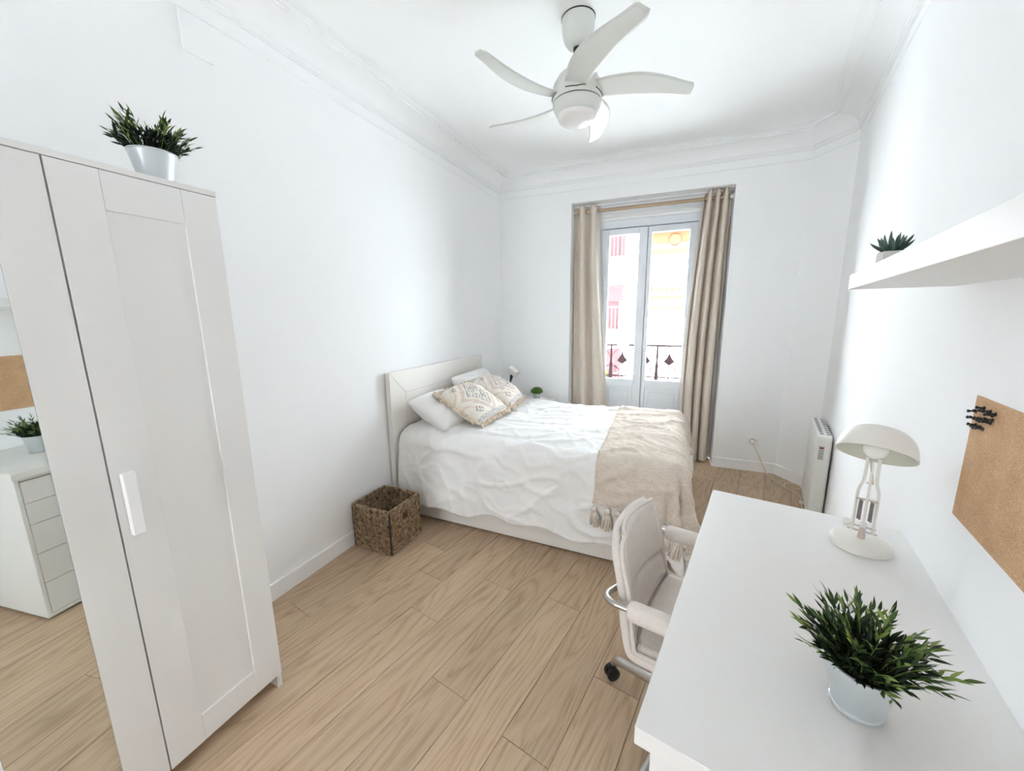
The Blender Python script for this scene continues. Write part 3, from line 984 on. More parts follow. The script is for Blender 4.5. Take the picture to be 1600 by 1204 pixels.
# ------------------------------------------------------------------ bed
BX1, BY0, BY1 = 1.930, 2.172, 3.42
bed = thing('bed', 'off-white double bed with storage base and panelled headboard', 'bed', (0, 0, 0))
m = MB(); m.box(0.052, BX1, BY0, BY1, 0.012, 0.34); obj('base', m, MAT['bedbase'], bed, bevel=0.004)
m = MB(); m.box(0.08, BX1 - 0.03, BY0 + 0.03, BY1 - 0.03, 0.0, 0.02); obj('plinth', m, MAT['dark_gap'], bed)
m = MB(); m.box(0.056, BX1, BY0 + 0.01, BY1 - 0.01, 0.341, 0.61); obj('mattress', m, MAT['white_cotton'], bed, bevel=0.04, seg=4)
HB0, HB1, HBZ = 2.087, 3.464, 1.1015
hb = link('headboard', None, bed)
m = MB(); m.box(0.016, 0.040, HB0, HB1, 0.02, HBZ - 0.003); obj('back_board', m, MAT['headboard'], hb, bevel=0.001)
fw = 0.165
g = 0.0012
xa, xb_ = 0.040, 0.054


def yz_poly(poly, name):
    mm = MB(); mm.extrude(poly, lambda p, t: (t, p[0], p[1]), xa, xb_)
    obj(name, mm, MAT['headboard'], hb, bevel=0.0008)


yz_poly([(HB0 + g, HBZ), (HB1 - g, HBZ), (HB1 - fw - g, HBZ - fw + g), (HB0 + fw + g, HBZ - fw + g)], 'top_rail')
yz_poly([(HB0, HBZ - g), (HB0 + fw, HBZ - fw - g), (HB0 + fw, 0.04), (HB0, 0.04)], 'stile')
yz_poly([(HB1, HBZ - g), (HB1, 0.04), (HB1 - fw, 0.04), (HB1 - fw, HBZ - fw - g)], 'stile')
yz_poly([(HB0 + fw + g * 2, 0.04), (HB1 - fw - g * 2, 0.04), (HB1 - fw - g * 2, HBZ - fw - g), (HB0 + fw + g * 2, HBZ - fw - g)], 'panel')

# draped covers: one surface shared by duvet and throw
RX0, RX1, RY0, RY1 = 0.06, 1.90, 2.215, 3.385
TOPZ, RR = 0.665, 0.085


def fbm(x, y, z, o=3):
    s, a, f = 0.0, 1.0, 1.0
    for _ in range(o):
        s += a * noise.noise((x * f, y * f, z)); a *= 0.5; f *= 2.0
    return s


def ridge(x, y, z):
    return max(0.0, 1 - abs(noise.noise((x, y, z)) * 2)) ** 3


def drape(px, py):
    cx = min(max(px, RX0), RX1); cy = min(max(py, RY0), RY1)
    dx, dy = px - cx, py - cy
    d = hypot(dx, dy)
    nx, ny = (dx / d, dy / d) if d > 1e-9 else (0, 0)
    corner = abs(nx * ny) * 2
    q = RR * pi / 2
    if d < q:
        h, dr = RR * sin(d / RR), RR * (1 - cos(d / RR))
        nn = Vector((nx * sin(d / RR), ny * sin(d / RR), cos(d / RR)))
    else:
        e = d - q
        h, dr = RR + 0.10 * e + 0.18 * corner * e, RR + e * (0.985 - 0.10 * corner)
        nn = Vector((nx, ny, 0.1))
    t = min(1.0, d / 0.25)
    # hanging folds
    along = px * abs(ny) + py * abs(nx)
    fold = 0.020 * t * t * fbm(along * 3.2 + 3, 1.3 * d, 2.2, 2) + 0.035 * corner * t * sin(atan2(dy, dx) * 9)
    # top: puffy filling + pulled wrinkles running across
    edge = min(1.0, min(cx - RX0 + 0.1, RX1 - cx + 0.12, cy - RY0 + 0.12, RY1 - cy + 0.12) / 0.3)
    puff = 0.022 * smooth01(edge) + 0.012 * fbm(px * 1.8, py * 2.2, 0.3, 2)
    dd = min(d, 0.6)
    wr1 = 0.016 * ridge(px * 2.2 + py * 1.6, py * 6.5 - px * 2.4, 1.7) ** 1.6 * smooth01((px - 0.2) / 0.5)
    wr1 += 0.009 * t * ridge(along * 2.6 + dd * 3.5, dd * 5.0 - along * 2.2, 12.3) ** 1.5
    wr2 = 0.009 * ridge(px * 5.5 - py * 3.0, py * 7.0 + px * 4.0, 5.1) ** 1.6
    wr3 = 0.004 * fbm(px * 9, py * 12, 8.0, 2)
    b = puff * (1 - t * 0.6) + wr1 + wr2 * 0.9 + wr3 + fold
    p = Vector((cx + nx * h, cy + ny * h, TOPZ - dr)) + nn.normalized() * b
    return p, nn.normalized()


def duvet_pt(s, t):
    px = lerp(0.075, RX1 + 0.50, s)
    py = lerp(RY0 - 0.555, RY1 + 0.46, t)
    hem = 0.018 * sin(px * 7 + 1) + 0.014 * sin(px * 17)
    if t < 0.25: py += (0.25 - t) / 0.25 * hem
    p, n = drape(px, py)
    if p.z < 0.03: p.z = 0.03
    if py < RY0 - 0.1:                            # the near hem is pulled up under the bed head
        k = smooth01((0.42 - px) / 0.4)
        p.z += 0.0 * k
    return p


m = MB(); m.grid(duvet_pt, 200, 190)
dv = obj('duvet', m, MAT['white_cotton'], smooth=True, solid=0.012, angle=0)
tag(dv, 'white puffy duvet with wrinkles draped over the bed', 'duvet')

th = thing('throw_blanket', 'beige woven throw with tassels across the foot of the bed', 'throw blanket')
TX0, TX1, TY0, TY1 = 1.50, RX1 + 0.40, RY0 - 0.305, RY1 + 0.22


def throw_pt(s, t, off=0.017):
    px = lerp(TX0, TX1, s) + 0.022 * sin(t * 5.0 + 0.5) * (1 - s) + 0.012 * fbm(t * 6, s * 2, 3.3, 2) * (1 - s)
    py = lerp(TY0 - 0.10 * s * s, TY1, t)
    p, n = drape(px, py)
    d = 0.004 * ridge(px * 9, py * 5, 9.1) + 0.003 * fbm(px * 14, py * 14, 4, 2)
    return p + n * (off + d)


m = MB(); m.grid(throw_pt, 70, 120)
obj('cloth', m, MAT['throw'], th, smooth=True, solid=0.005, angle=0)
m = MB(); m.tube([throw_pt(0, j / 80, 0.019) for j in range(81)], 0.0035, 6); m.tube([throw_pt(i / 40, 0, 0.019) for i in range(41)], 0.0035, 6)
obj('hem', m, MAT['throw'], th, smooth=True)
m = MB(); m.box(-0.006, 0.010, -0.001, 0.001, -0.022, 0.006)
lt = throw_pt(0, 0.10, 0.02)
obj('care_tag', m, MAT['trim'], th, loc=lt + Vector((-0.012, 0, 0)), rot=(0.2, 0.5, 0.2))
# tassels: knot ball + skirt of strands
kn = MB(); kn.sphere((0, 0, 0), 0.019, 12, 8, (1, 1, 0.9)); knot_me = kn.mesh('knot'); knot_me.materials.append(MAT['tassel'])
sk = MB()
for i in range(26):
    a = 2 * pi * i / 26 + random.uniform(-.1, .1); rr = 0.036 * random.uniform(0.55, 1.0)
    sk.tube([(0.010 * cos(a), 0.010 * sin(a), -0.012), (0.75 * rr * cos(a), 0.75 * rr * sin(a), -0.045), (rr * cos(a), rr * sin(a), -0.098 - random.uniform(0, 0.012))], [0.004, 0.0045, 0.0035], 5)
sk.lathe([(0.008, -0.012), (0.017, -0.04), (0.022, -0.085)], 12)
skirt_me = sk.mesh('tassel'); skirt_me.materials.append(MAT['tassel'])
for me in (knot_me, skirt_me):
    for p in me.polygons: p.use_smooth = True
for s in (0.012, 0.105, 0.175, 0.30, 0.40, 0.49, 0.57, 0.68, 0.80, 0.92):
    p = throw_pt(s, 0.0, 0.030)
    t_ = link('tassel', skirt_me, th, p + Vector((0, -0.008, -0.026)), (random.uniform(-.15, .15), random.uniform(-.35, .15), random.uniform(0, 6)))
    link('knot', knot_me, t_)


# pillows and cushions
def pillow_mb(w, h, t, n=36, sag=0.35, seed=0, pw=2.6):
    m = MB()

    def top(s, q, sg):
        u, v = 2 * s - 1, 2 * q - 1
        # pinched outline
        bx = 1 - 0.05 * (1 - v * v) * abs(u) ** 3 - 0.045 * (u * v) ** 4
        by = 1 - 0.05 * (1 - u * u) * abs(v) ** 3 - 0.045 * (u * v) ** 4
        f = max(0.0, (1 - abs(u) ** pw)) ** 0.5 * max(0.0, (1 - abs(v) ** pw)) ** 0.5
        z = sg * t * 0.5 * f
        z += f * 0.010 * fbm(u * 2.2 + seed, v * 2.2, sg * 3 + seed, 3) + 0.012 * f * ridge(u * 2.0 + seed, v * 3.1, sg + seed)
        return Vector((u * w / 2 * bx, v * h / 2 * by, z))
    m.grid(lambda a, b: top(a, b, 1), n, n)
    m.grid(lambda a, b: top(a, b, -1), n, n)
    return m


def frame_from(c, xdir, ydir):
    x = Vector(xdir).normalized(); y = Vector(ydir); y = (y - x * y.dot(x)).normalized(); z = x.cross(y)
    mt = Matrix((x, y, z)).transposed().to_4x4(); mt.translation = Vector(c)
    return mt


def pillow(name, label, c, xd, yd, w, h, t, seed):
    o = obj(name, pillow_mb(w, h, t, seed=seed), MAT['white_cotton'], smooth=True, mtx=frame_from(c, xd, yd), angle=0)
    bm = bmesh.new(); bm.from_mesh(o.data); bmesh.ops.remove_doubles(bm, verts=bm.verts, dist=1e-5); bm.to_mesh(o.data); bm.free()
    return tag(o, label, 'pillow', 'white pillows at the headboard')


pillow('pillow', 'plump white pillow at the near side of the headboard', (0.290, 2.52, 0.785), (0.10, 1, 0.0), (0.86, -0.03, -0.40), 0.66, 0.40, 0.22, 2)
pillow('pillow', 'white pillow leaning on the headboard behind the farther patterned cushion', (0.245, 3.05, 0.835), (0.0, 1, 0.02), (0.60, 0, -0.78), 0.62, 0.38, 0.18, 5)


def cushion(label, corners, t, seed):
    TL, BL, BR, TR = [Vector(c) for c in corners]
    c = (TL + BL + BR + TR) / 4
    xd = (BR + TR - TL - BL); yd = (TL + TR - BL - BR)
    root = link('patterned_cushion', None, None, mtx=frame_from(c, xd, yd))
    tag(root, label, 'cushion', 'patterned cushions on the bed')
    S = 0.43
    o = obj('cover', pillow_mb(S, S, t, seed=seed), MAT['kilim'], root, smooth=True, angle=0)
    rnd = random.Random(seed)
    m = MB()
    # looped fringe along all four edges
    n = 62
    for side in range(4):
        for i in range(n):
            s = (i + 0.5) / n * 2 - 1
            b = 1 - 0.05 * (1 - s * s)
            e = S / 2 * b
            p = [(s * S / 2, -e), (e, s * S / 2), (s * S / 2, e), (-e, s * S / 2)][side]
            dv_ = [(0, -1), (1, 0), (0, 1), (-1, 0)][side]
            ln = rnd.uniform(0.020, 0.036)
            jz = rnd.uniform(-0.010, 0.010); jt = rnd.uniform(-0.006, 0.006)
            a = Vector((p[0] - dv_[0] * 0.006, p[1] - dv_[1] * 0.006, 0))
            b2 = a + Vector((dv_[0] * ln * 0.6 + jt * abs(dv_[1]), dv_[1] * ln * 0.6 + jt * abs(dv_[0]), jz + 0.004))
            c2 = a + Vector((dv_[0] * ln + jt * abs(dv_[1]), dv_[1] * ln + jt * abs(dv_[0]), jz * 1.5 - 0.004))
            m.tube([a, b2, c2], [0.0062, 0.0078, 0.0055], 5)
    fr = obj('fringe', m, MAT['fringe'], root, smooth=True); fr['kind'] = 'stuff'; fr['label'] = 'cream yarn fringe'
    return root


cushion('kilim-print cushion with cream fringe lying nearer on the bed, over the plump pillow',
        [(0.27, 2.36, 0.900), (0.640, 2.31, 0.742), (0.655, 2.72, 0.745), (0.315, 2.75, 0.935)], 0.185, 11)
cushion('kilim-print cushion with cream fringe farther back, toward the bedside lamp',
        [(0.275, 2.80, 0.935), (0.690, 2.79, 0.745), (0.650, 3.13, 0.745), (0.215, 3.20, 0.940)], 0.185, 23)

# ------------------------------------------------------------------ bedside table, lamp and little bush
NS = thing('bedside_table', 'small white bedside table in the corner beyond the bed', 'bedside table', (0.40, 3.765, 0))
m = MB(); m.box(-0.30, 0.30, -0.20, 0.20, 0.575, 0.597); obj('top', m, MAT['lacquer'], NS, bevel=0.002)
m = MB(); m.box(-0.28, 0.28, -0.18, 0.18, 0.40, 0.575); obj('body', m, MAT['lacquer'], NS)
m = MB(); m.box(-0.27, 0.27, -0.20, -0.18, 0.41, 0.565); dr = obj('drawer', m, MAT['lacquer'], NS, bevel=0.002)
m = MB(); m.lathe([(0.006, 0), (0.006, 0.012), (0.013, 0.018), (0.010, 0.026)], 14, Matrix.Translation((0, -0.20, 0.49)) @ Matrix.Rotation(radians(90), 4, 'X')); obj('knob', m, MAT['chrome'], dr, smooth=True)
for sx in (-1, 1):
    for sy in (-1, 1):
        m = MB(); m.box(sx * 0.26 - 0.018, sx * 0.26 + 0.018, sy * 0.16 - 0.018, sy * 0.16 + 0.018, 0, 0.40); obj('leg', m, MAT['lacquer'], NS)

BL = thing('bedside_lamp', 'small lamp with dark stem and tilted white cylinder shade beside the headboard', 'lamp', (0.245, 3.75, 0.597))
m = MB(); m.lathe([(0.055, 0), (0.055, 0.010), (0.050, 0.014), (0.010, 0.018)], 28); obj('base', m, MAT['darkgrey'], BL, smooth=True)
m = MB(); m.tube([(0, 0, 0.014), (-0.012, 0, 0.10), (0.004, 0, 0.235)], 0.008, 10); obj('stem', m, MAT['darkgrey'], BL, smooth=True)
m = MB(); m.tube([(0.002, 0, 0.20), (0.012, 0, 0.25), (0.024, 0, 0.27)], [0.012, 0.018, 0.016], 12); obj('joint', m, MAT['darkgrey'], BL, smooth=True)
sm = frame_from((0.038, -0.005, 0.300), (0.80, -0.15, -0.55), (0, 1, 0)) @ Matrix.Rotation(radians(90), 4, 'Y')
m = MB(); m.lathe([(0.042, -0.055), (0.042, 0.055), (0.040, 0.055), (0.040, -0.050)], 28, sm, caps=False); m.lathe([(0.0405, -0.052), (0.0405, -0.049)], 28, sm); obj('shade', m, MAT['shade_white'], BL, smooth=True)

PB = thing('small_bush', 'round bright green bush in a silver pot on the bedside table', 'potted plant', (0.548, 3.75, 0.597))
m = MB(); m.lathe([(0.034, 0), (0.036, 0.003), (0.045, 0.078), (0.047, 0.080), (0.047, 0.084), (0.043, 0.084), (0.042, 0.070)], 28, caps=True); obj('pot', m, MAT['galv'], PB, smooth=True)
m = MB()
rnd = random.Random(4)
for i in range(520):
    a = rnd.uniform(0, 2 * pi); zz = rnd.uniform(-0.25, 1.0); rr = sqrt(max(0, 1 - min(1, zz * zz)))
    k = rnd.uniform(0.75, 1.0)
    c = Vector((0.066 * rr * cos(a) * k, 0.066 * rr * sin(a) * k, 0.097 + 0.050 * zz * k))
    n = Vector((rr * cos(a), rr * sin(a), max(zz, -0.1) + 0.2)).normalized()
    t1 = n.cross(Vector((rnd.uniform(-1, 1), rnd.uniform(-1, 1), rnd.uniform(-1, 1)))).normalized(); t2 = n.cross(t1)
    s = rnd.uniform(0.006, 0.010)
    m.add([c - t1 * s, c - t2 * s * 0.6 + n * 0.003, c + t1 * s + n * 0.004, c + t2 * s * 0.6 + n * 0.003], [(0, 1, 2, 3)])
m.sphere((0, 0, 0.098), 0.052, 14, 8, (1.05, 1.05, 0.72))
fo = obj('foliage', m, MAT['bush'], PB); fo['kind'] = 'stuff'; fo['label'] = 'dense clipped dome of tiny leaves'

# ------------------------------------------------------------------ basket
BK = thing('storage_basket', 'square brown woven basket on the floor against the bed-head wall', 'basket', (0.178, 1.842, 0.0), 0.0)
S, Hh, T = 0.147, 0.293, 0.009


def cord_panel(mat4, hole):
    m = MB()
    N_ = 11
    # backing
    if hole:
        hx, hz0, hz1 = 0.026, 0.178, 0.232
        for (a, b, c, d) in ((-S, -hx, 0, Hh), (hx, S, 0, Hh), (-hx, hx, 0, hz0), (-hx, hx, hz1, Hh)):
            m.box(a + 0.002, b - 0.0 if b < S else b - 0.002, -T * 0.5, T * 0.3, c, d, mat4)
    else:
        m.box(-S + 0.002, S - 0.002, -T * 0.5, T * 0.3, 0, Hh, mat4)
    cz = Hh / 2
    for side in range(4):
        for i in range(N_):
            f0 = (i + 0.5) / N_
            wob = 0.0015 * random.uniform(-1, 1)
            if side == 0: seg = [(-S * f0, Hh / 2 + cz * f0), (S * f0, Hh / 2 + cz * f0)]
            elif side == 1: seg = [(-S * f0, Hh / 2 - cz * f0), (S * f0, Hh / 2 - cz * f0)]
            elif side == 2: seg = [(S * f0, Hh / 2 - cz * f0), (S * f0, Hh / 2 + cz * f0)]
            else: seg = [(-S * f0, Hh / 2 - cz * f0), (-S * f0, Hh / 2 + cz * f0)]
            L_ = hypot(seg[1][0] - seg[0][0], seg[1][1] - seg[0][1])
            n = max(2, int(L_ / 0.022))
            pts = []
            for j in range(n + 1):
                t = j / n
                x, z = lerp(seg[0][0], seg[1][0], t), lerp(seg[0][1], seg[1][1], t)
                if hole and abs(x) < hx + 0.006 and hz0 - 0.006 < z < hz1 + 0.006:
                    if len(pts) > 1: m.tube(pts, 0.0066, 6)
                    pts = []
                    continue
                pts.append(mat4 @ Vector((x, -T * 0.55 + wob + 0.0016 * ((j % 2) * 2 - 1), z)))
            if len(pts) > 1: m.tube(pts, 0.0066, 6)
    return m


for k in range(4):
    mt = Matrix.Rotation(k * pi / 2, 4, 'Z') @ Matrix.Translation((0, -S, 0))
    obj('side_panel', cord_panel(mt, k == 1), MAT['basket'], BK, smooth=True)
    m = MB(); m.tube([mt @ Vector((lerp(-S, S, j / 16), random.uniform(-.001, .001), Hh + random.uniform(-.001, .002))) for j in range(17)], 0.0085, 8)
    obj('rim', m, MAT['basket'], BK, smooth=True)
    m = MB(); m.tube([mt @ Vector((-S, -0.004, lerp(0.004, Hh - 0.01, j / 12))) for j in range(13)], 0.006, 6)
    obj('corner_lacing', m, MAT['dark_gap'], BK, smooth=True)
m = MB(); m.box(-S + 0.01, S - 0.01, -S + 0.01, S - 0.01, 0.004, 0.012); obj('bottom', m, MAT['basket'], BK)

# ------------------------------------------------------------------ ceiling fan
FC = Vector((1.357, 2.135, 0))
fan = thing('ceiling_fan', 'white five-blade ceiling fan with opal light hanging from the ceiling', 'ceiling fan', (FC.x, FC.y, Z_CEIL))
m = MB(); m.lathe([(0.030, -0.128), (0.052, -0.120), (0.068, -0.098), (0.078, -0.060), (0.081, -0.020), (0.081, -0.004)], 40); obj('canopy', m, MAT['fan'], fan, smooth=True)
m = MB(); m.lathe([(0.083, -0.005), (0.083, 0.0)], 40); obj('canopy_ring', m, MAT['dark_gap'], fan)
m = MB(); m.lathe([(0.022, -0.140), (0.022, -0.122)], 20); obj('canopy_collar', m, MAT['dark_gap'], fan, smooth=True)
m = MB(); m.lathe([(0.0125, -0.26), (0.0125, -0.12)], 18); obj('downrod', m, MAT['fan'], fan, smooth=True)
m = MB(); m.lathe([(0.022, -0.225), (0.060, -0.234), (0.095, -0.256), (0.118, -0.292), (0.125, -0.330), (0.125, -0.362), (0.120, -0.372)], 48); obj('motor_housing', m, MAT['fan'], fan, smooth=True)
m = MB(); m.lathe([(0.112, -0.379), (0.112, -0.370)], 48); obj('shadow_groove', m, MAT['dark_gap'], fan)
m = MB(); m.lathe([(0.098, -0.432), (0.108, -0.420), (0.119, -0.400), (0.122, -0.379), (0.110, -0.379)], 48); obj('light_ring', m, MAT['fan'], fan, smooth=True)
gl = [(0.0975 * cos(a), -0.432 - 0.052 * sin(a)) for a in [pi / 2 * (10 - j) / 10 for j in range(11)]]
gl[0] = (0.001, gl[0][1])
m = MB(); m.lathe(gl, 40); obj('opal_globe', m, MAT['opal'], fan, smooth=True)
RT, ZB = 0.575, -0.338


def blade_mb():
    m = MB()
    n, k = 30, 8
    rows = []
    for i in range(n + 1):
        t = i / n
        r = lerp(0.085, RT, t)
        ang = radians(-30) * (1 - t) ** 1.35
        ang2 = radians(-30) * (1 - min(1, t + 0.01)) ** 1.35
        c = Vector((r * cos(ang), r * sin(ang), 0))
        r2 = lerp(0.085, RT, t + 0.01)
        tg = (Vector((r2 * cos(ang2), r2 * sin(ang2), 0)) - c).normalized()
        nr = Vector((-tg.y, tg.x, 0))
        w = lerp(0.052, 0.062, smooth01(t / 0.4)) if t < 0.4 else lerp(0.062, 0.036, smooth01((t - 0.4) / 0.6))
        endr = 1.0
        if t > 0.94: endr = sqrt(max(0.0, 1 - ((t - 0.94) / 0.06) ** 2)) * 0.35 + 0.65
        w *= endr
        for j in range(k + 1):
            q = (j / k * 2 - 1) * w
            p = c + nr * q
            p.z = ZB + q * math.tan(radians(BL_PITCH)) + 0.01 * t
            rows.append(p)
    ww = k + 1
    m.add(rows, [(i * ww + j, i * ww + j + 1, (i + 1) * ww + j + 1, (i + 1) * ww + j) for i in range(n) for j in range(k)])
    return m


BL_PITCH = -16.0
bme = blade_mb().mesh('blade'); bme.materials.append(MAT['fan'])
for p in bme.polygons: p.use_smooth = True
for i in range(5):
    b = link('blade', bme, fan, (0, 0, 0), (0, 0, radians(-122.4 + 72 * i)))
    md = b.modifiers.new('solid', 'SOLIDIFY'); md.thickness = 0.007; md.offset = 0
    a0 = radians(-122.4 + 72 * i - 27)
    m = MB()
    arc = [(0.1262 * cos(a0 + q), 0.1262 * sin(a0 + q), ZB - 0.020 + 0.010 * abs(q) / 0.42 * 0.6) for q in [lerp(-0.42, 0.42, s / 10) for s in range(11)]]
    m.tube(arc, 0.0022, 5); obj('blade_slot', m, MAT['dark_gap'], fan)

# ------------------------------------------------------------------ radiator, socket, plug and cord
rd = thing('radiator', 'slim white electric wall radiator beyond the desk', 'radiator', RW(0.0, 0.0, 0), AR)
rd.location = RW(0, 3.03)


def L(u, v): return (-u, v)                      # local coordinates of things standing along the right wall


m = MB(); m.box(-0.103, -0.022, 0.0, 0.55, 0.10, 0.700); obj('body', m, MAT['radiator'], rd, bevel=0.014, seg=4)
for j in range(9):
    m = MB(); m.box(-0.1055, -0.100, 0.03 + j * 0.056, 0.066 + j * 0.056, 0.16, 0.62); obj('rib', m, MAT['radiator'], rd, bevel=0.003)
for side in (-0.088, -0.052):
    for j in range(9):
        m = MB(); m.box(side, side + 0.020, 0.035 + j * 0.055, 0.060 + j * 0.055, 0.6985, 0.7008); obj('grille_slot', m, MAT['slot'], rd)
m = MB(); m.box(-0.088, -0.060, -0.0035, 0.001, 0.535, 0.628); cpn = obj('control_panel', m, MAT['grey_panel'], rd, bevel=0.001)
m = MB(); m.box(-0.083, -0.064, -0.0042, -0.003, 0.610, 0.622); obj('display', m, MAT['redlcd'], cpn)
for zz in (0.595, 0.578, 0.561, 0.546):
    for xx in (-0.082, -0.0735, -0.065):
        m = MB(); m.lathe([(0.0026, 0), (0.0026, 0.002)], 8, Matrix.Translation((xx, -0.003, zz)) @ Matrix.Rotation(radians(90), 4, 'X')); obj('button', m, MAT['slot'], cpn)
m = MB()
for v in (0.08, 0.46):
    m.box(-0.024, 0.0, v, v + 0.03, 0.20, 0.64)
obj('wall_bracket', m, MAT['darkgrey'], rd)
for v in (0.05, 0.47):
    m = MB(); m.box(-0.110, -0.018, v, v + 0.035, 0.0, 0.018); m.box(-0.075, -0.050, v + 0.005, v + 0.03, 0.015, 0.11); obj('foot', m, MAT['radiator'], rd, bevel=0.004)

sk_ = link('wall_socket', None, None, mtx=Matrix.Translation(BW(2.605, 0.292, 0)) @ Matrix.Rotation(AB, 4, 'Z'))
tag(sk_, 'white wall socket plate low on the balcony wall', 'wall socket')
m = MB(); m.box(-0.052, 0.052, -0.008, 0.0, -0.040, 0.040); obj('plate', m, MAT['plug'], sk_, bevel=0.003)
m = MB(); m.lathe([(0.024, 0), (0.024, 0.002), (0.0195, 0.002), (0.0195, 0.0005)], 26, Matrix.Translation((-0.006, -0.008, 0.002)) @ Matrix.Rotation(radians(90), 4, 'X')); obj('outlet_ring', m, MAT['spring'], sk_, smooth=True)
pc = thing('power_cord', 'cream power cord with plug running from wall socket to radiator', 'power cord')
plug_p = BW(2.599, 0.294, -0.009)
m = MB(); m.lathe([(0.018, 0), (0.018, 0.014), (0.014, 0.028), (0.008, 0.034)], 20, Matrix.Translation(plug_p) @ Matrix.Rotation(AB, 4, 'Z') @ Matrix.Rotation(radians(90), 4, 'X')); obj('plug', m, MAT['plug'], pc, smooth=True)
path = [plug_p + Vector((0, -0.034, 0)), plug_p + Vector((0.012, -0.05, -0.03)), (2.66, 4.05, 0.16), (2.715, 4.04, 0.04), (2.745, 3.99, 0.0045), (2.785, 3.86, 0.0045), (2.825, 3.762, 0.0045),
        (2.88, 3.765, 0.0045), (2.945, 3.83, 0.0045), (2.935, 3.905, 0.0045), (2.86, 3.905, 0.0045), (2.822, 3.82, 0.006), (2.836, 3.755, 0.0115), (2.875, 3.70, 0.0045), (2.895, 3.60, 0.0045), (2.868, 3.48, 0.0045), (2.87, 3.36, 0.0045), (2.875, 3.28, 0.03), (2.872, 3.20, 0.098)]
m = MB(); m.tube(catmull(path, 8), 0.0042, 8); obj('cable', m, MAT['cord'], pc, smooth=True)

# ------------------------------------------------------------------ desk, drawer unit
HD = 0.7917
DV0, DV1, DU = 0.4729, 1.5639, 0.5607
dk = thing('desk', 'long white desk top along the wall under the shelf', 'desk', RW(0, 0, 0), AR)
dk.location = RW(0, 0)
m = MB(); m.box(-DU, -0.006, DV0, DV1, HD - 0.036, HD); obj('top', m, MAT['desk'], dk, bevel=0.002)
for u in (0.07, 0.50):
    m = MB(); m.lathe([(0.020, 0), (0.020, HD - 0.040)], 20, Matrix.Translation((-u, DV1 - 0.06, 0))); lg = obj('leg', m, MAT['lacquer'], dk, smooth=True)
    m = MB(); m.lathe([(0.045, HD - 0.041), (0.045, HD - 0.0365)], 20, Matrix.Translation((-u, DV1 - 0.06, 0))); obj('mounting_plate', m, MAT['lacquer'], lg)
du = thing('drawer_unit', 'white five-drawer unit under the near end of the desk', 'drawer unit', RW(0, 0, 0), AR)
UZ = HD - 0.0365
u0, u1, v0, v1 = 0.035, 0.535, DV0 + 0.014, DV0 + 0.374
m = MB()
m.box(-u1, -u0, v0, v0 + 0.016, 0.012, UZ); m.box(-u1, -u0, v1 - 0.016, v1, 0.012, UZ)
m.box(-u1, -u0, v0 + 0.016, v1 - 0.016, UZ - 0.016, UZ); m.box(-u1, -u0, v0 + 0.016, v1 - 0.016, 0.012, 0.03); m.box(-u0 - 0.008, -u0, v0, v1, 0.012, UZ)
obj('carcass', m, MAT['lacquer'], du, bevel=0.001)
m = MB(); m.box(-u1 + 0.02, -u0 - 0.02, v0 + 0.02, v1 - 0.02, 0.0, 0.013); obj('plinth', m, MAT['dark_gap'], du)
m = MB(); m.box(-u1 + 0.03, -u1 + 0.034, v0 + 0.016, v1 - 0.016, 0.03, UZ - 0.016); obj('recess', m, MAT['dark_gap'], du)
hs = [0.165, 0.155, 0.150, 0.108, 0.108]
zc = 0.033
scl = (UZ - 0.018 - 0.033 - 5 * 0.003) / sum(hs)
for h in hs:
    m = MB(); m.box(-u1, -u1 + 0.018, v0 + 0.018, v1 - 0.018, zc, zc + h * scl); dro = obj('drawer', m, MAT['lacquer'], du, bevel=0.0012)
    m = MB(); m.box(-u1 + 0.001, -u1 + 0.03, v0 + 0.045 + 0.10, v1 - 0.045 - 0.10, zc + h * scl - 0.006, zc + h * scl + 0.001); obj('finger_pull', m, MAT['lacquer'], dro)
    zc += h * scl + 0.003

# ------------------------------------------------------------------ wall shelf, cork board, pins
SZ, SD, SV1 = 1.5638, 0.239, 1.5002
sh = obj('wall_shelf', MB().box(-SD, -0.0005, SV1 - 1.10, SV1, SZ, SZ + 0.0438), MAT['lacquer'], bevel=0.0012)
sh.location = RW(0, 0); sh.rotation_euler = (0, 0, AR)
tag(sh, 'thick white floating shelf on the wall above the desk', 'shelf')
cb = thing('cork_board', 'brown cork pin board on the wall above the desk', 'cork board', RW(0, 0, 0), AR)
m = MB(); m.box(-0.011, -0.001, 0.635, 1.236, 1.0035, 1.302); obj('board', m, MAT['cork'], cb, bevel=0.001)
pin_h = MB(); pin_h.lathe([(0.0052, 0.0), (0.0052, 0.0022), (0.0026, 0.004), (0.0023, 0.011), (0.0042, 0.014), (0.0042, 0.0165), (0.002, 0.0175)], 12)
pin_me = pin_h.mesh('grip'); pin_me.materials.append(MAT['pinblack'])
ndl = MB(); ndl.lathe([(0.0004, -0.004), (0.0006, 0.001)], 6); ndl_me = ndl.mesh('needle'); ndl_me.materials.append(MAT['chrome'])
for p in pin_me.polygons: p.use_smooth = True
pins = [(1.222, 1.2665), (1.199, 1.2735), (1.186, 1.281), (1.170, 1.276), (1.156, 1.279), (1.143, 1.2735), (1.131, 1.279), (1.139, 1.264), (1.222, 1.2495), (1.206, 1.2525), (1.190, 1.2545), (1.172, 1.257), (1.158, 1.256), (1.143, 1.2565), (1.210, 1.2365), (1.196, 1.2355), (1.184, 1.2375), (1.172, 1.236)]
rows = ['top', 'top', 'top', 'top', 'top', 'top', 'top', 'second', 'middle', 'middle', 'middle', 'middle', 'middle', 'middle', 'lowest', 'lowest', 'lowest', 'lowest']
cnt = {}
ordw = ['first', 'second', 'third', 'fourth', 'fifth', 'sixth', 'seventh']
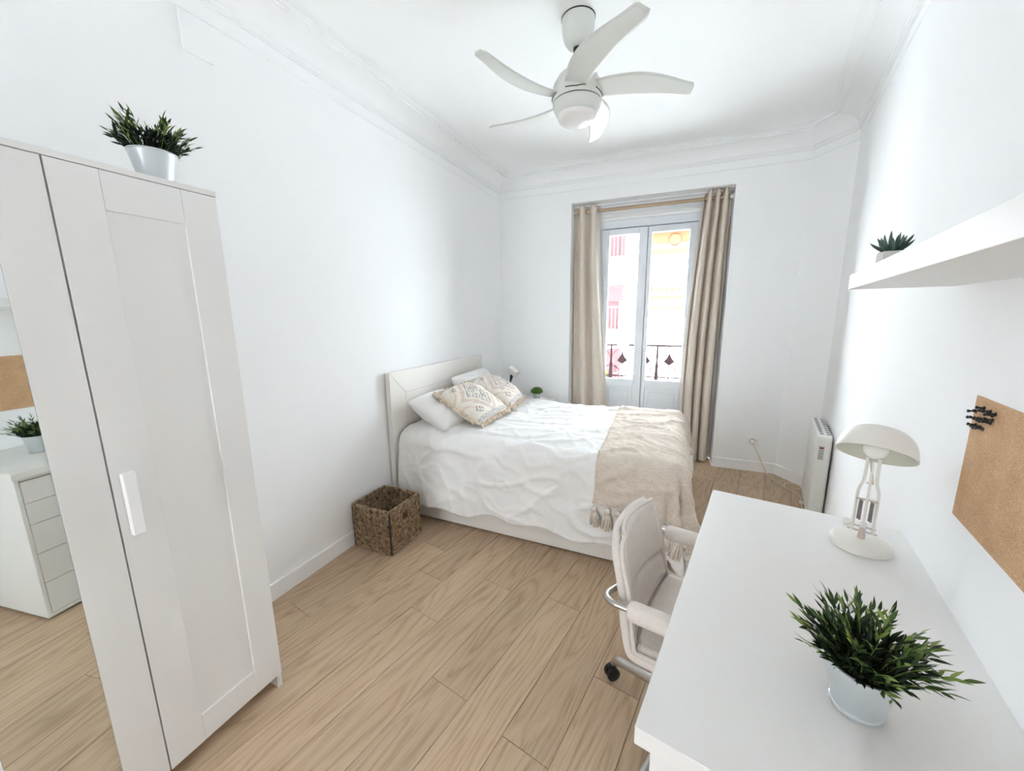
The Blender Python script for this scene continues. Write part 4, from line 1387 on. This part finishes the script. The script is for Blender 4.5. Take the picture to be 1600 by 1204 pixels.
for (v, z), rw_ in zip(pins, rows):
    i = cnt.get(rw_, 0); cnt[rw_] = i + 1
    lab = 'small black push pin set apart just below the end of the top row' if rw_ == 'second' else 'small black push pin, %s from the board edge in the %s row' % (ordw[i], rw_)
    pn = thing('push_pin', lab, 'push pin', RW(0.0112, v, z), AR, 'black push pins in the cork board corner')
    pn.rotation_euler = (random.uniform(-.25, .25), -pi / 2 + random.uniform(-.2, .2), AR)
    pn.scale = (0.85, 0.85, 0.85); link('grip', pin_me, pn); link('needle', ndl_me, pn)

# ------------------------------------------------------------------ plants
lf = MB()
prof = [(0.0, 0.0008), (0.12, 0.30), (0.35, 0.5), (0.6, 0.40), (0.82, 0.19), (1.0, 0.0)]
LN, LWd = 1.0, 0.24
vs = []
for t, w in prof:
    bend = -0.10 * t * t
    vs += [(t * LN, -w * LWd, bend + 0.05 * w), (t * LN, 0, bend), (t * LN, w * LWd, bend + 0.05 * w)]
fs = []
for i in range(len(prof) - 1):
    for j in range(2):
        fs.append((i * 3 + j, i * 3 + j + 1, (i + 1) * 3 + j + 1, (i + 1) * 3 + j))
lf.add(vs, fs)
leaf_me = lf.mesh('leaf'); leaf_me.materials.append(MAT['leaf'])
for p in leaf_me.polygons: p.use_smooth = True


def basis(d, roll=0.0):
    x = d.normalized()
    up = Vector((0, 0, 1)) if abs(x.z) < 0.95 else Vector((1, 0, 0))
    y = up.cross(x).normalized(); z = x.cross(y)
    return Matrix((x, y, z)).transposed().to_4x4() @ Matrix.Rotation(roll, 4, 'X')


def bamboo_plant(label, loc, rz, seed, nst, spread, height, lean=(0, 0), rim=0.0595, botr=0.041, ph=0.105, lsize=0.030, nleaf=7):
    rnd = random.Random(seed)
    P = thing('potted_plant', label, 'potted plant', loc, rz)
    m = MB(); m.lathe([(botr - 0.003, 0.0), (botr + 0.001, 0.001), (botr + 0.0015, 0.006), (botr - 0.001, 0.008), (botr, 0.011), (rim, ph - 0.004), (rim + 0.002, ph - 0.003), (rim + 0.002, ph), (rim - 0.001, ph + 0.001), (rim - 0.003, ph - 0.012), (0.002, ph - 0.012)], 44)
    obj('pot', m, MAT['galv'], P, smooth=True, angle=30)
    m = MB(); m.lathe([(0.001, ph - 0.008), (rim - 0.003, ph - 0.011)], 24, caps=False); obj('soil', m, MAT['soil'], P)
    inner = MB()
    tips = []
    for i in range(nst):
        a = 2 * pi * i / nst * 2.399963 * 3 + rnd.uniform(-.3, .3)
        rr = sqrt((i + 0.5) / nst)
        base = Vector((rim * 0.72 * rr * cos(a), rim * 0.72 * rr * sin(a), ph - 0.012))
        out = spread * (0.30 + 0.75 * rr) * rnd.uniform(0.8, 1.12)
        hh = height * (1.08 - 0.62 * rr ** 1.6) * rnd.uniform(0.82, 1.08)
        tip = Vector((base.x + out * cos(a) + lean[0] * hh, base.y + out * sin(a) + lean[1] * hh, ph + hh))
        mid = base.lerp(tip, 0.5) + Vector((0, 0, hh * 0.14))
        pts = catmull([base, mid, tip], 5)
        sm_ = MB(); sm_.tube(pts, [0.0013 - 0.0008 * k / (len(pts) - 1) for k in range(len(pts))], 5)
        st = obj('stem', sm_, MAT['leaf'], P, smooth=True)
        for k in range(nleaf):
            t = 0.40 + 0.60 * (k + rnd.uniform(0, .6)) / nleaf if k < nleaf - 1 else 1.0
            t = min(t, 1.0)
            f = t * (len(pts) - 1); i0 = min(int(f), len(pts) - 2)
            p = pts[i0].lerp(pts[i0 + 1], f - i0)
            d = (pts[i0 + 1] - pts[i0]).normalized()
            sd = d.cross(Vector((0, 0, 1)))
            if sd.length < 1e-3: sd = Vector((1, 0, 0))
            sd.normalize()
            sgn = 1 if k % 2 else -1
            dd = (d + sd * sgn * rnd.uniform(0.25, 0.8) + Vector((rnd.uniform(-.3, .3), rnd.uniform(-.3, .3), rnd.uniform(-.15, .35)))).normalized()
            if k == nleaf - 1: dd = d
            s = lsize * rnd.uniform(0.75, 1.2)
            lo = link('leaf', leaf_me, st)
            lo.matrix_local = Matrix.Translation(p) @ basis(dd, rnd.uniform(-0.9, 0.9)) @ Matrix.Scale(s, 4)
    # dense inner leaves too many to tell apart
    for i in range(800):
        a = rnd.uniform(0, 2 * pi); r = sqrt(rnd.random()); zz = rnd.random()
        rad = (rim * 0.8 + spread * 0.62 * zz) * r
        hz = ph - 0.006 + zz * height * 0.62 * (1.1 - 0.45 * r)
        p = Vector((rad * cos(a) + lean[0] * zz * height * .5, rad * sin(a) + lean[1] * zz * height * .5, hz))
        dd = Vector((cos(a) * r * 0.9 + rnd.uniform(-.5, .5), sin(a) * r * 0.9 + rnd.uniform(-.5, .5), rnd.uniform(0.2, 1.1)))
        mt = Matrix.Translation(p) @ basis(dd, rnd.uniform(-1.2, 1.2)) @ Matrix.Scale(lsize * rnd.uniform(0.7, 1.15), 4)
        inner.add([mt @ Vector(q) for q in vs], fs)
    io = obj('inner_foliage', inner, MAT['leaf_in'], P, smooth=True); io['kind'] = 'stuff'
    return P


bamboo_plant('leafy green plant in a silver metal pot standing on the desk', RW(0.236, 0.728, HD), 0.4, 31, 42, 0.066, 0.092, nleaf=7, lsize=0.026, rim=0.0525, botr=0.037, ph=0.092)
bamboo_plant('leafy green plant in a silver metal pot on top of the wardrobe', (0.385, 0.740, WH), 1.3, 77, 36, 0.070, 0.098, nleaf=7, lsize=0.026, rim=0.060, ph=0.102)

sp = thing('succulent', 'small spiky succulent in a square stone pot on the floating shelf', 'potted plant', RW(0.160, 1.452, SZ + 0.0438), AR + 0.15)
m = MB(); m.box(-0.026, 0.026, -0.026, 0.026, 0, 0.056); po = obj('pot', m, MAT['ceramic'], sp, bevel=0.003)
m = MB(); m.box(-0.022, 0.022, -0.022, 0.022, 0.0555, 0.0575); obj('soil', m, MAT['soil'], sp)
rnd = random.Random(9)
for ring, n, el, ln, off in ((0, 7, 30, 0.056, 0.0), (1, 6, 48, 0.053, 0.4), (2, 4, 68, 0.053, 0.9), (3, 1, 88, 0.046, 0.0)):
    for i in range(n):
        a = 2 * pi * i / n + off + rnd.uniform(-.15, .15)
        e = radians(el + rnd.uniform(-6, 6)); l = ln * rnd.uniform(0.85, 1.12)
        m = MB()
        pts, rd_ = [], []
        for k in range(7):
            t = k / 6
            ee = e + radians(14) * (t - 0.3)
            pts.append(Vector((cos(a) * (0.006 + l * t * cos(ee)), sin(a) * (0.006 + l * t * cos(ee)), 0.055 + l * t * sin(ee))))
            rd_.append(0.0060 * (1 - t) ** 0.75 * (0.75 + 0.9 * t) + 0.0003)
        m.tube(pts, rd_, 7)
        obj('leaf', m, MAT['aloe'], sp, smooth=True)

# ------------------------------------------------------------------ desk lamp
lampP = RW(0.139, 1.378, HD)
toC = Vector((1.9276 - lampP.x, -lampP.y, 0)).normalized()      # the head is turned towards the room
side = Vector((-toC.y, toC.x, 0))                                # to the lamp's own side
lam_rz = atan2(toC.y, toC.x)
lp = thing('desk_lamp', 'cream desk lamp with domed shade and spring arm on the desk', 'desk lamp', lampP, lam_rz)
# local: +x towards the room, +y to the side
m = MB(); m.lathe([(0.070, 0.0), (0.074, 0.002), (0.0745, 0.012), (0.071, 0.021), (0.062, 0.025), (0.001, 0.0262)], 56); obj('base', m, MAT['cream_metal'], lp, smooth=True, angle=50)
m = MB(); m.lathe([(0.069, -0.0), (0.069, 0.0018)], 48); obj('base_pad', m, MAT['dark_gap'], lp)
m = MB(); m.lathe([(0.0095, 0.024), (0.0075, 0.050), (0.0075, 0.062)], 16); obj('post', m, MAT['pink_pin'], lp, smooth=True)
m = MB(); m.box(-0.006, 0.006, -0.008, 0.008, 0.045, 0.075); obj('bracket', m, MAT['chrome'], lp, bevel=0.002)
for s in (-1, 1):
    pts = catmull([(0, s * 0.024, 0.046), (-0.002, s * 0.024, 0.10), (-0.004, s * 0.023, 0.17), (-0.002, s * 0.015, 0.205), (0.004, s * 0.0135, 0.235), (0.010, s * 0.013, 0.285)], 6)
    m = MB(); m.tube(pts, 0.0042, 10); obj('arm_bar', m, MAT['cream_metal'], lp, smooth=True)
m = MB(); m.tube([(0.004, 0, 0.07), (0.0, 0, 0.17), (0.010, 0, 0.275)], 0.0036, 8); obj('centre_rod', m, MAT['cream_metal'], lp, smooth=True)
m = MB(); m.tube([(0.002, 0.006, 0.205), (0.012, -0.006, 0.275)], 0.003, 8); obj('link_rod', m, MAT['pink_pin'], lp, smooth=True)
for zc_, hw in ((0.048, 0.034), (0.063, 0.030), (0.150, 0.025), (0.203, 0.008)):
    m = MB(); m.tube([(0, -hw, zc_), (0, hw, zc_)], 0.0026, 8); obj('cross_pin', m, MAT['pink_pin'], lp, smooth=True)
for s in (-1, 1):
    m = MB()
    hel = [(0.003 + 0.0042 * cos(a), s * 0.0125 + 0.0042 * sin(a), lerp(0.085, 0.147, a / (2 * pi * 20))) for a in [2 * pi * 20 * q / 240 for q in range(241)]]
    m.tube(hel, 0.0013, 5); obj('spring', m, MAT['spring'], lp, smooth=True)
m = MB(); m.lathe([(0.011, -0.006), (0.012, 0.004), (0.009, 0.010)], 16, Matrix.Translation((-0.002, -0.036, 0.066)) @ Matrix.Rotation(radians(90), 4, 'X')); obj('knob', m, MAT['cream_metal'], lp, smooth=True)
HEAD = (0.016, 0.0, 0.303)
TILT = 30
hm = Matrix.Translation(HEAD) @ Matrix.Rotation(radians(-TILT), 4, 'Y') @ Matrix.Rotation(radians(-3), 4, 'X')
prof_out = [(0.0885 * cos(a) ** 0.62 if a < pi / 2 - 1e-6 else 0.001, 0.076 * sin(a)) for a in [pi / 2 * j / 14 for j in range(15)]]
prof_out[-1] = (0.001, 0.076)
outer = [(0.090, -0.006), (0.090, 0.0)] + prof_out[1:]
m = MB(); m.lathe(outer, 56, hm, caps=False); shd = obj('shade', m, MAT['cream_metal'], lp, smooth=True, angle=60)
innerp = [(0.0905, -0.006), (0.0875, -0.006), (0.0870, 0.0)] + [(max(0.001, r - 0.003), z - 0.003) for r, z in prof_out[1:]]
m = MB(); m.lathe(innerp, 56, hm, caps=False); obj('shade_lining', m, MAT['cream_inner'], shd, smooth=True, angle=60)
m = MB(); m.sphere((0, 0, 0), 0.030, 24, 14); 
m.v = [tuple(hm @ (Vector(q) + Vector((0, 0, 0.012)))) for q in m.v]
obj('bulb', m, MAT['bulb'], lp, smooth=True)
m = MB(); m.lathe([(0.020, 0.030), (0.020, 0.060)], 20, hm); obj('bulb_holder', m, MAT['cream_metal'], lp, smooth=True)
m = MB(); m.box(-0.0005, 0.0005, -0.018, 0.018, -0.004, 0.001)
obj('caution_label', m, MAT['slot'], lp, mtx=hm @ Matrix.Translation((0.0855, 0.0, 0.004)) @ Matrix.Rotation(radians(-4), 4, 'Y'))

# ------------------------------------------------------------------ office chair
CU, CV = 0.540, 1.112
BCV = 0.045
ch = thing('office_chair', 'pale taupe upholstered office chair with padded arms pushed under the desk', 'office chair', RW(CU, CV, 0), AR)
# local: +x towards the desk wall (front), +y away from camera
prof_c = [(0.225, 0.452), (0.20, 0.470), (0.10, 0.474), (0.0, 0.468), (-0.09, 0.462), (-0.145, 0.470), (-0.178, 0.498), (-0.193, 0.545), (-0.203, 0.61), (-0.213, 0.69), (-0.224, 0.77), (-0.232, 0.825)]
PR = catmull([(a, 0, b) for a, b in prof_c], 6)
nP = len(PR)


def half_w(t):
    """t along the profile, 0 seat front .. 1 back top"""
    if t < 0.12: return 0.205 * (0.80 + 0.20 * sqrt(max(0, 1 - ((0.12 - t) / 0.12) ** 2)))
    if t < 0.5: return lerp(0.205, 0.216, (t - 0.12) / 0.38)
    w = lerp(0.216, 0.188, (t - 0.5) / 0.5)
    if t > 0.90: w *= 0.72 + 0.28 * sqrt(max(0, 1 - ((t - 0.90) / 0.10) ** 2))
    return w


def shell_pt(t, s, off=0.0):
    f = t * (nP - 1); i = min(int(f), nP - 2)
    p = PR[i].lerp(PR[i + 1], f - i)
    tg = (PR[min(i + 1, nP - 1)] - PR[max(i - 1, 0)]).normalized()
    n = Vector((tg.z, 0, -tg.x)) * 1.0              # towards sitter
    n = Vector((-tg.z, 0, tg.x)) if False else n
    if n.z < 0 and t < 0.4: n = -n
    if n.x < 0 and t > 0.6: n = -n
    q = s * half_w(t)
    curl = 0.050 * abs(s) ** 2.4 * smooth01((t - 0.05) / 0.3) * (1 - 0.35 * smooth01((t - 0.75) / 0.25))
    return Vector((p.x, q, p.z)) + n * (off + curl)


m = MB(); m.grid(lambda a, b: shell_pt(a, b * 2 - 1, -0.012), 70, 28)
obj('shell', m, MAT['chair'], ch, smooth=True, solid=0.026, angle=0)


def pad(name, t0, t1, s1, th):
    def fn(a, b):
        t = lerp(t0, t1, a); s = (b * 2 - 1) * s1
        e = min(a, 1 - a) * (t1 - t0) / 0.035; e2 = (1 - abs(b * 2 - 1)) / 0.12
        h = th * sqrt(max(0, 1 - (1 - min(1, e)) ** 2)) * sqrt(max(0, 1 - (1 - min(1, e2)) ** 2))
        return shell_pt(t, s, -0.002 + h)
    mm = MB(); mm.grid(fn, 44, 34)
    return obj(name, mm, MAT['chair'], ch, smooth=True, angle=0)


pad('seat_pad', 0.015, 0.49, 0.97, 0.032)
pad('lower_back_pad', 0.50, 0.72, 0.97, 0.022)
pad('upper_back_pad', 0.725, 0.995, 0.97, 0.024)
# piping round the whole shell edge
edge = [shell_pt(i / 60, 1.0, 0.004) for i in range(61)] + [shell_pt(1.0, 1 - 2 * j / 16, 0.004) for j in range(1, 16)] + [shell_pt(1 - i / 60, -1.0, 0.004) for i in range(61)] + [shell_pt(0.0, -1 + 2 * j / 16, 0.004) for j in range(1, 16)]
m = MB(); m.tube(edge, 0.0062, 8, closed=True); obj('piping', m, MAT['chair'], ch, smooth=True)
for s in (-1, 1):
    ar = link('armrest', None, ch)
    tub = catmull([(-0.212, s * 0.14, 0.655), (-0.224, s * 0.190, 0.664), (-0.216, s * 0.222, 0.670), (-0.190, s * 0.236, 0.672), (-0.150, s * 0.236, 0.672), (0.12, s * 0.236, 0.668), (0.165, s * 0.234, 0.640), (0.165, s * 0.20, 0.50), (0.14, s * 0.12, 0.43), (0.06, s * 0.05, 0.42)], 7)
    m = MB(); m.tube(tub, 0.0095, 10); obj('arm_tube', m, MAT['steel'], ar, smooth=True)
    m = MB(); m.tube([(-0.152, s * 0.236, 0.672), (-0.146, s * 0.236, 0.672), (-0.135, s * 0.236, 0.672), (0.095, s * 0.236, 0.669), (0.108, s * 0.236, 0.669), (0.113, s * 0.236, 0.669)], [0.012, 0.024, 0.028, 0.028, 0.024, 0.012], 16); obj('arm_pad', m, MAT['chair'], ar, smooth=True)
m = MB(); m.lathe([(0.028, 0.13), (0.028, 0.30), (0.018, 0.301), (0.018, 0.43)], 20, Matrix.Translation((0, BCV, 0))); obj('gas_column', m, MAT['steel'], ch, smooth=True)
m = MB(); m.box(-0.10, 0.10, -0.08, 0.08, 0.418, 0.440); obj('seat_plate', m, MAT['black'], ch, bevel=0.004)
for i in range(4):
    a = radians(162 + 90 * i)
    dx, dy = cos(a), sin(a)
    lg = link('base_leg', None, ch, (0, BCV, 0))
    m = MB(); m.tube(catmull([(0.0, 0.0, 0.150), (0.12 * dx, 0.12 * dy, 0.146), (0.25 * dx, 0.25 * dy, 0.118), (0.300 * dx, 0.300 * dy, 0.098), (0.318 * dx, 0.318 * dy, 0.070)], 6), [0.018] * 18 + [0.0155, 0.014, 0.013, 0.012, 0.011, 0.010, 0.010], 10)
    obj('spoke', m, MAT['steel'], lg, smooth=True)
    cx_, cy_ = 0.322 * dx, 0.322 * dy
    m = MB()
    sw = a + 0.9 if i else a + 1.15
    for sgn in (-1, 1):
        mt = Matrix.Translation((cx_, cy_, 0.0275)) @ Matrix.Rotation(sw, 4, 'Z') @ Matrix.Translation((0.0, sgn * 0.013, 0)) @ Matrix.Rotation(radians(90), 4, 'X')
        m.lathe([(0.020, -0.010), (0.0265, -0.007), (0.0275, 0.0), (0.0265, 0.007), (0.020, 0.010)], 24, mt)
    m.lathe([(0.012, 0.02), (0.016, 0.05), (0.010, 0.068)], 12, Matrix.Translation((cx_, cy_, 0)))
    obj('caster', m, MAT['black'], lg, smooth=True)
m = MB(); m.lathe([(0.036, 0.115), (0.036, 0.165), (0.028, 0.175)], 20, Matrix.Translation((0, BCV, 0))); obj('hub', m, MAT['steel'], ch, smooth=True)
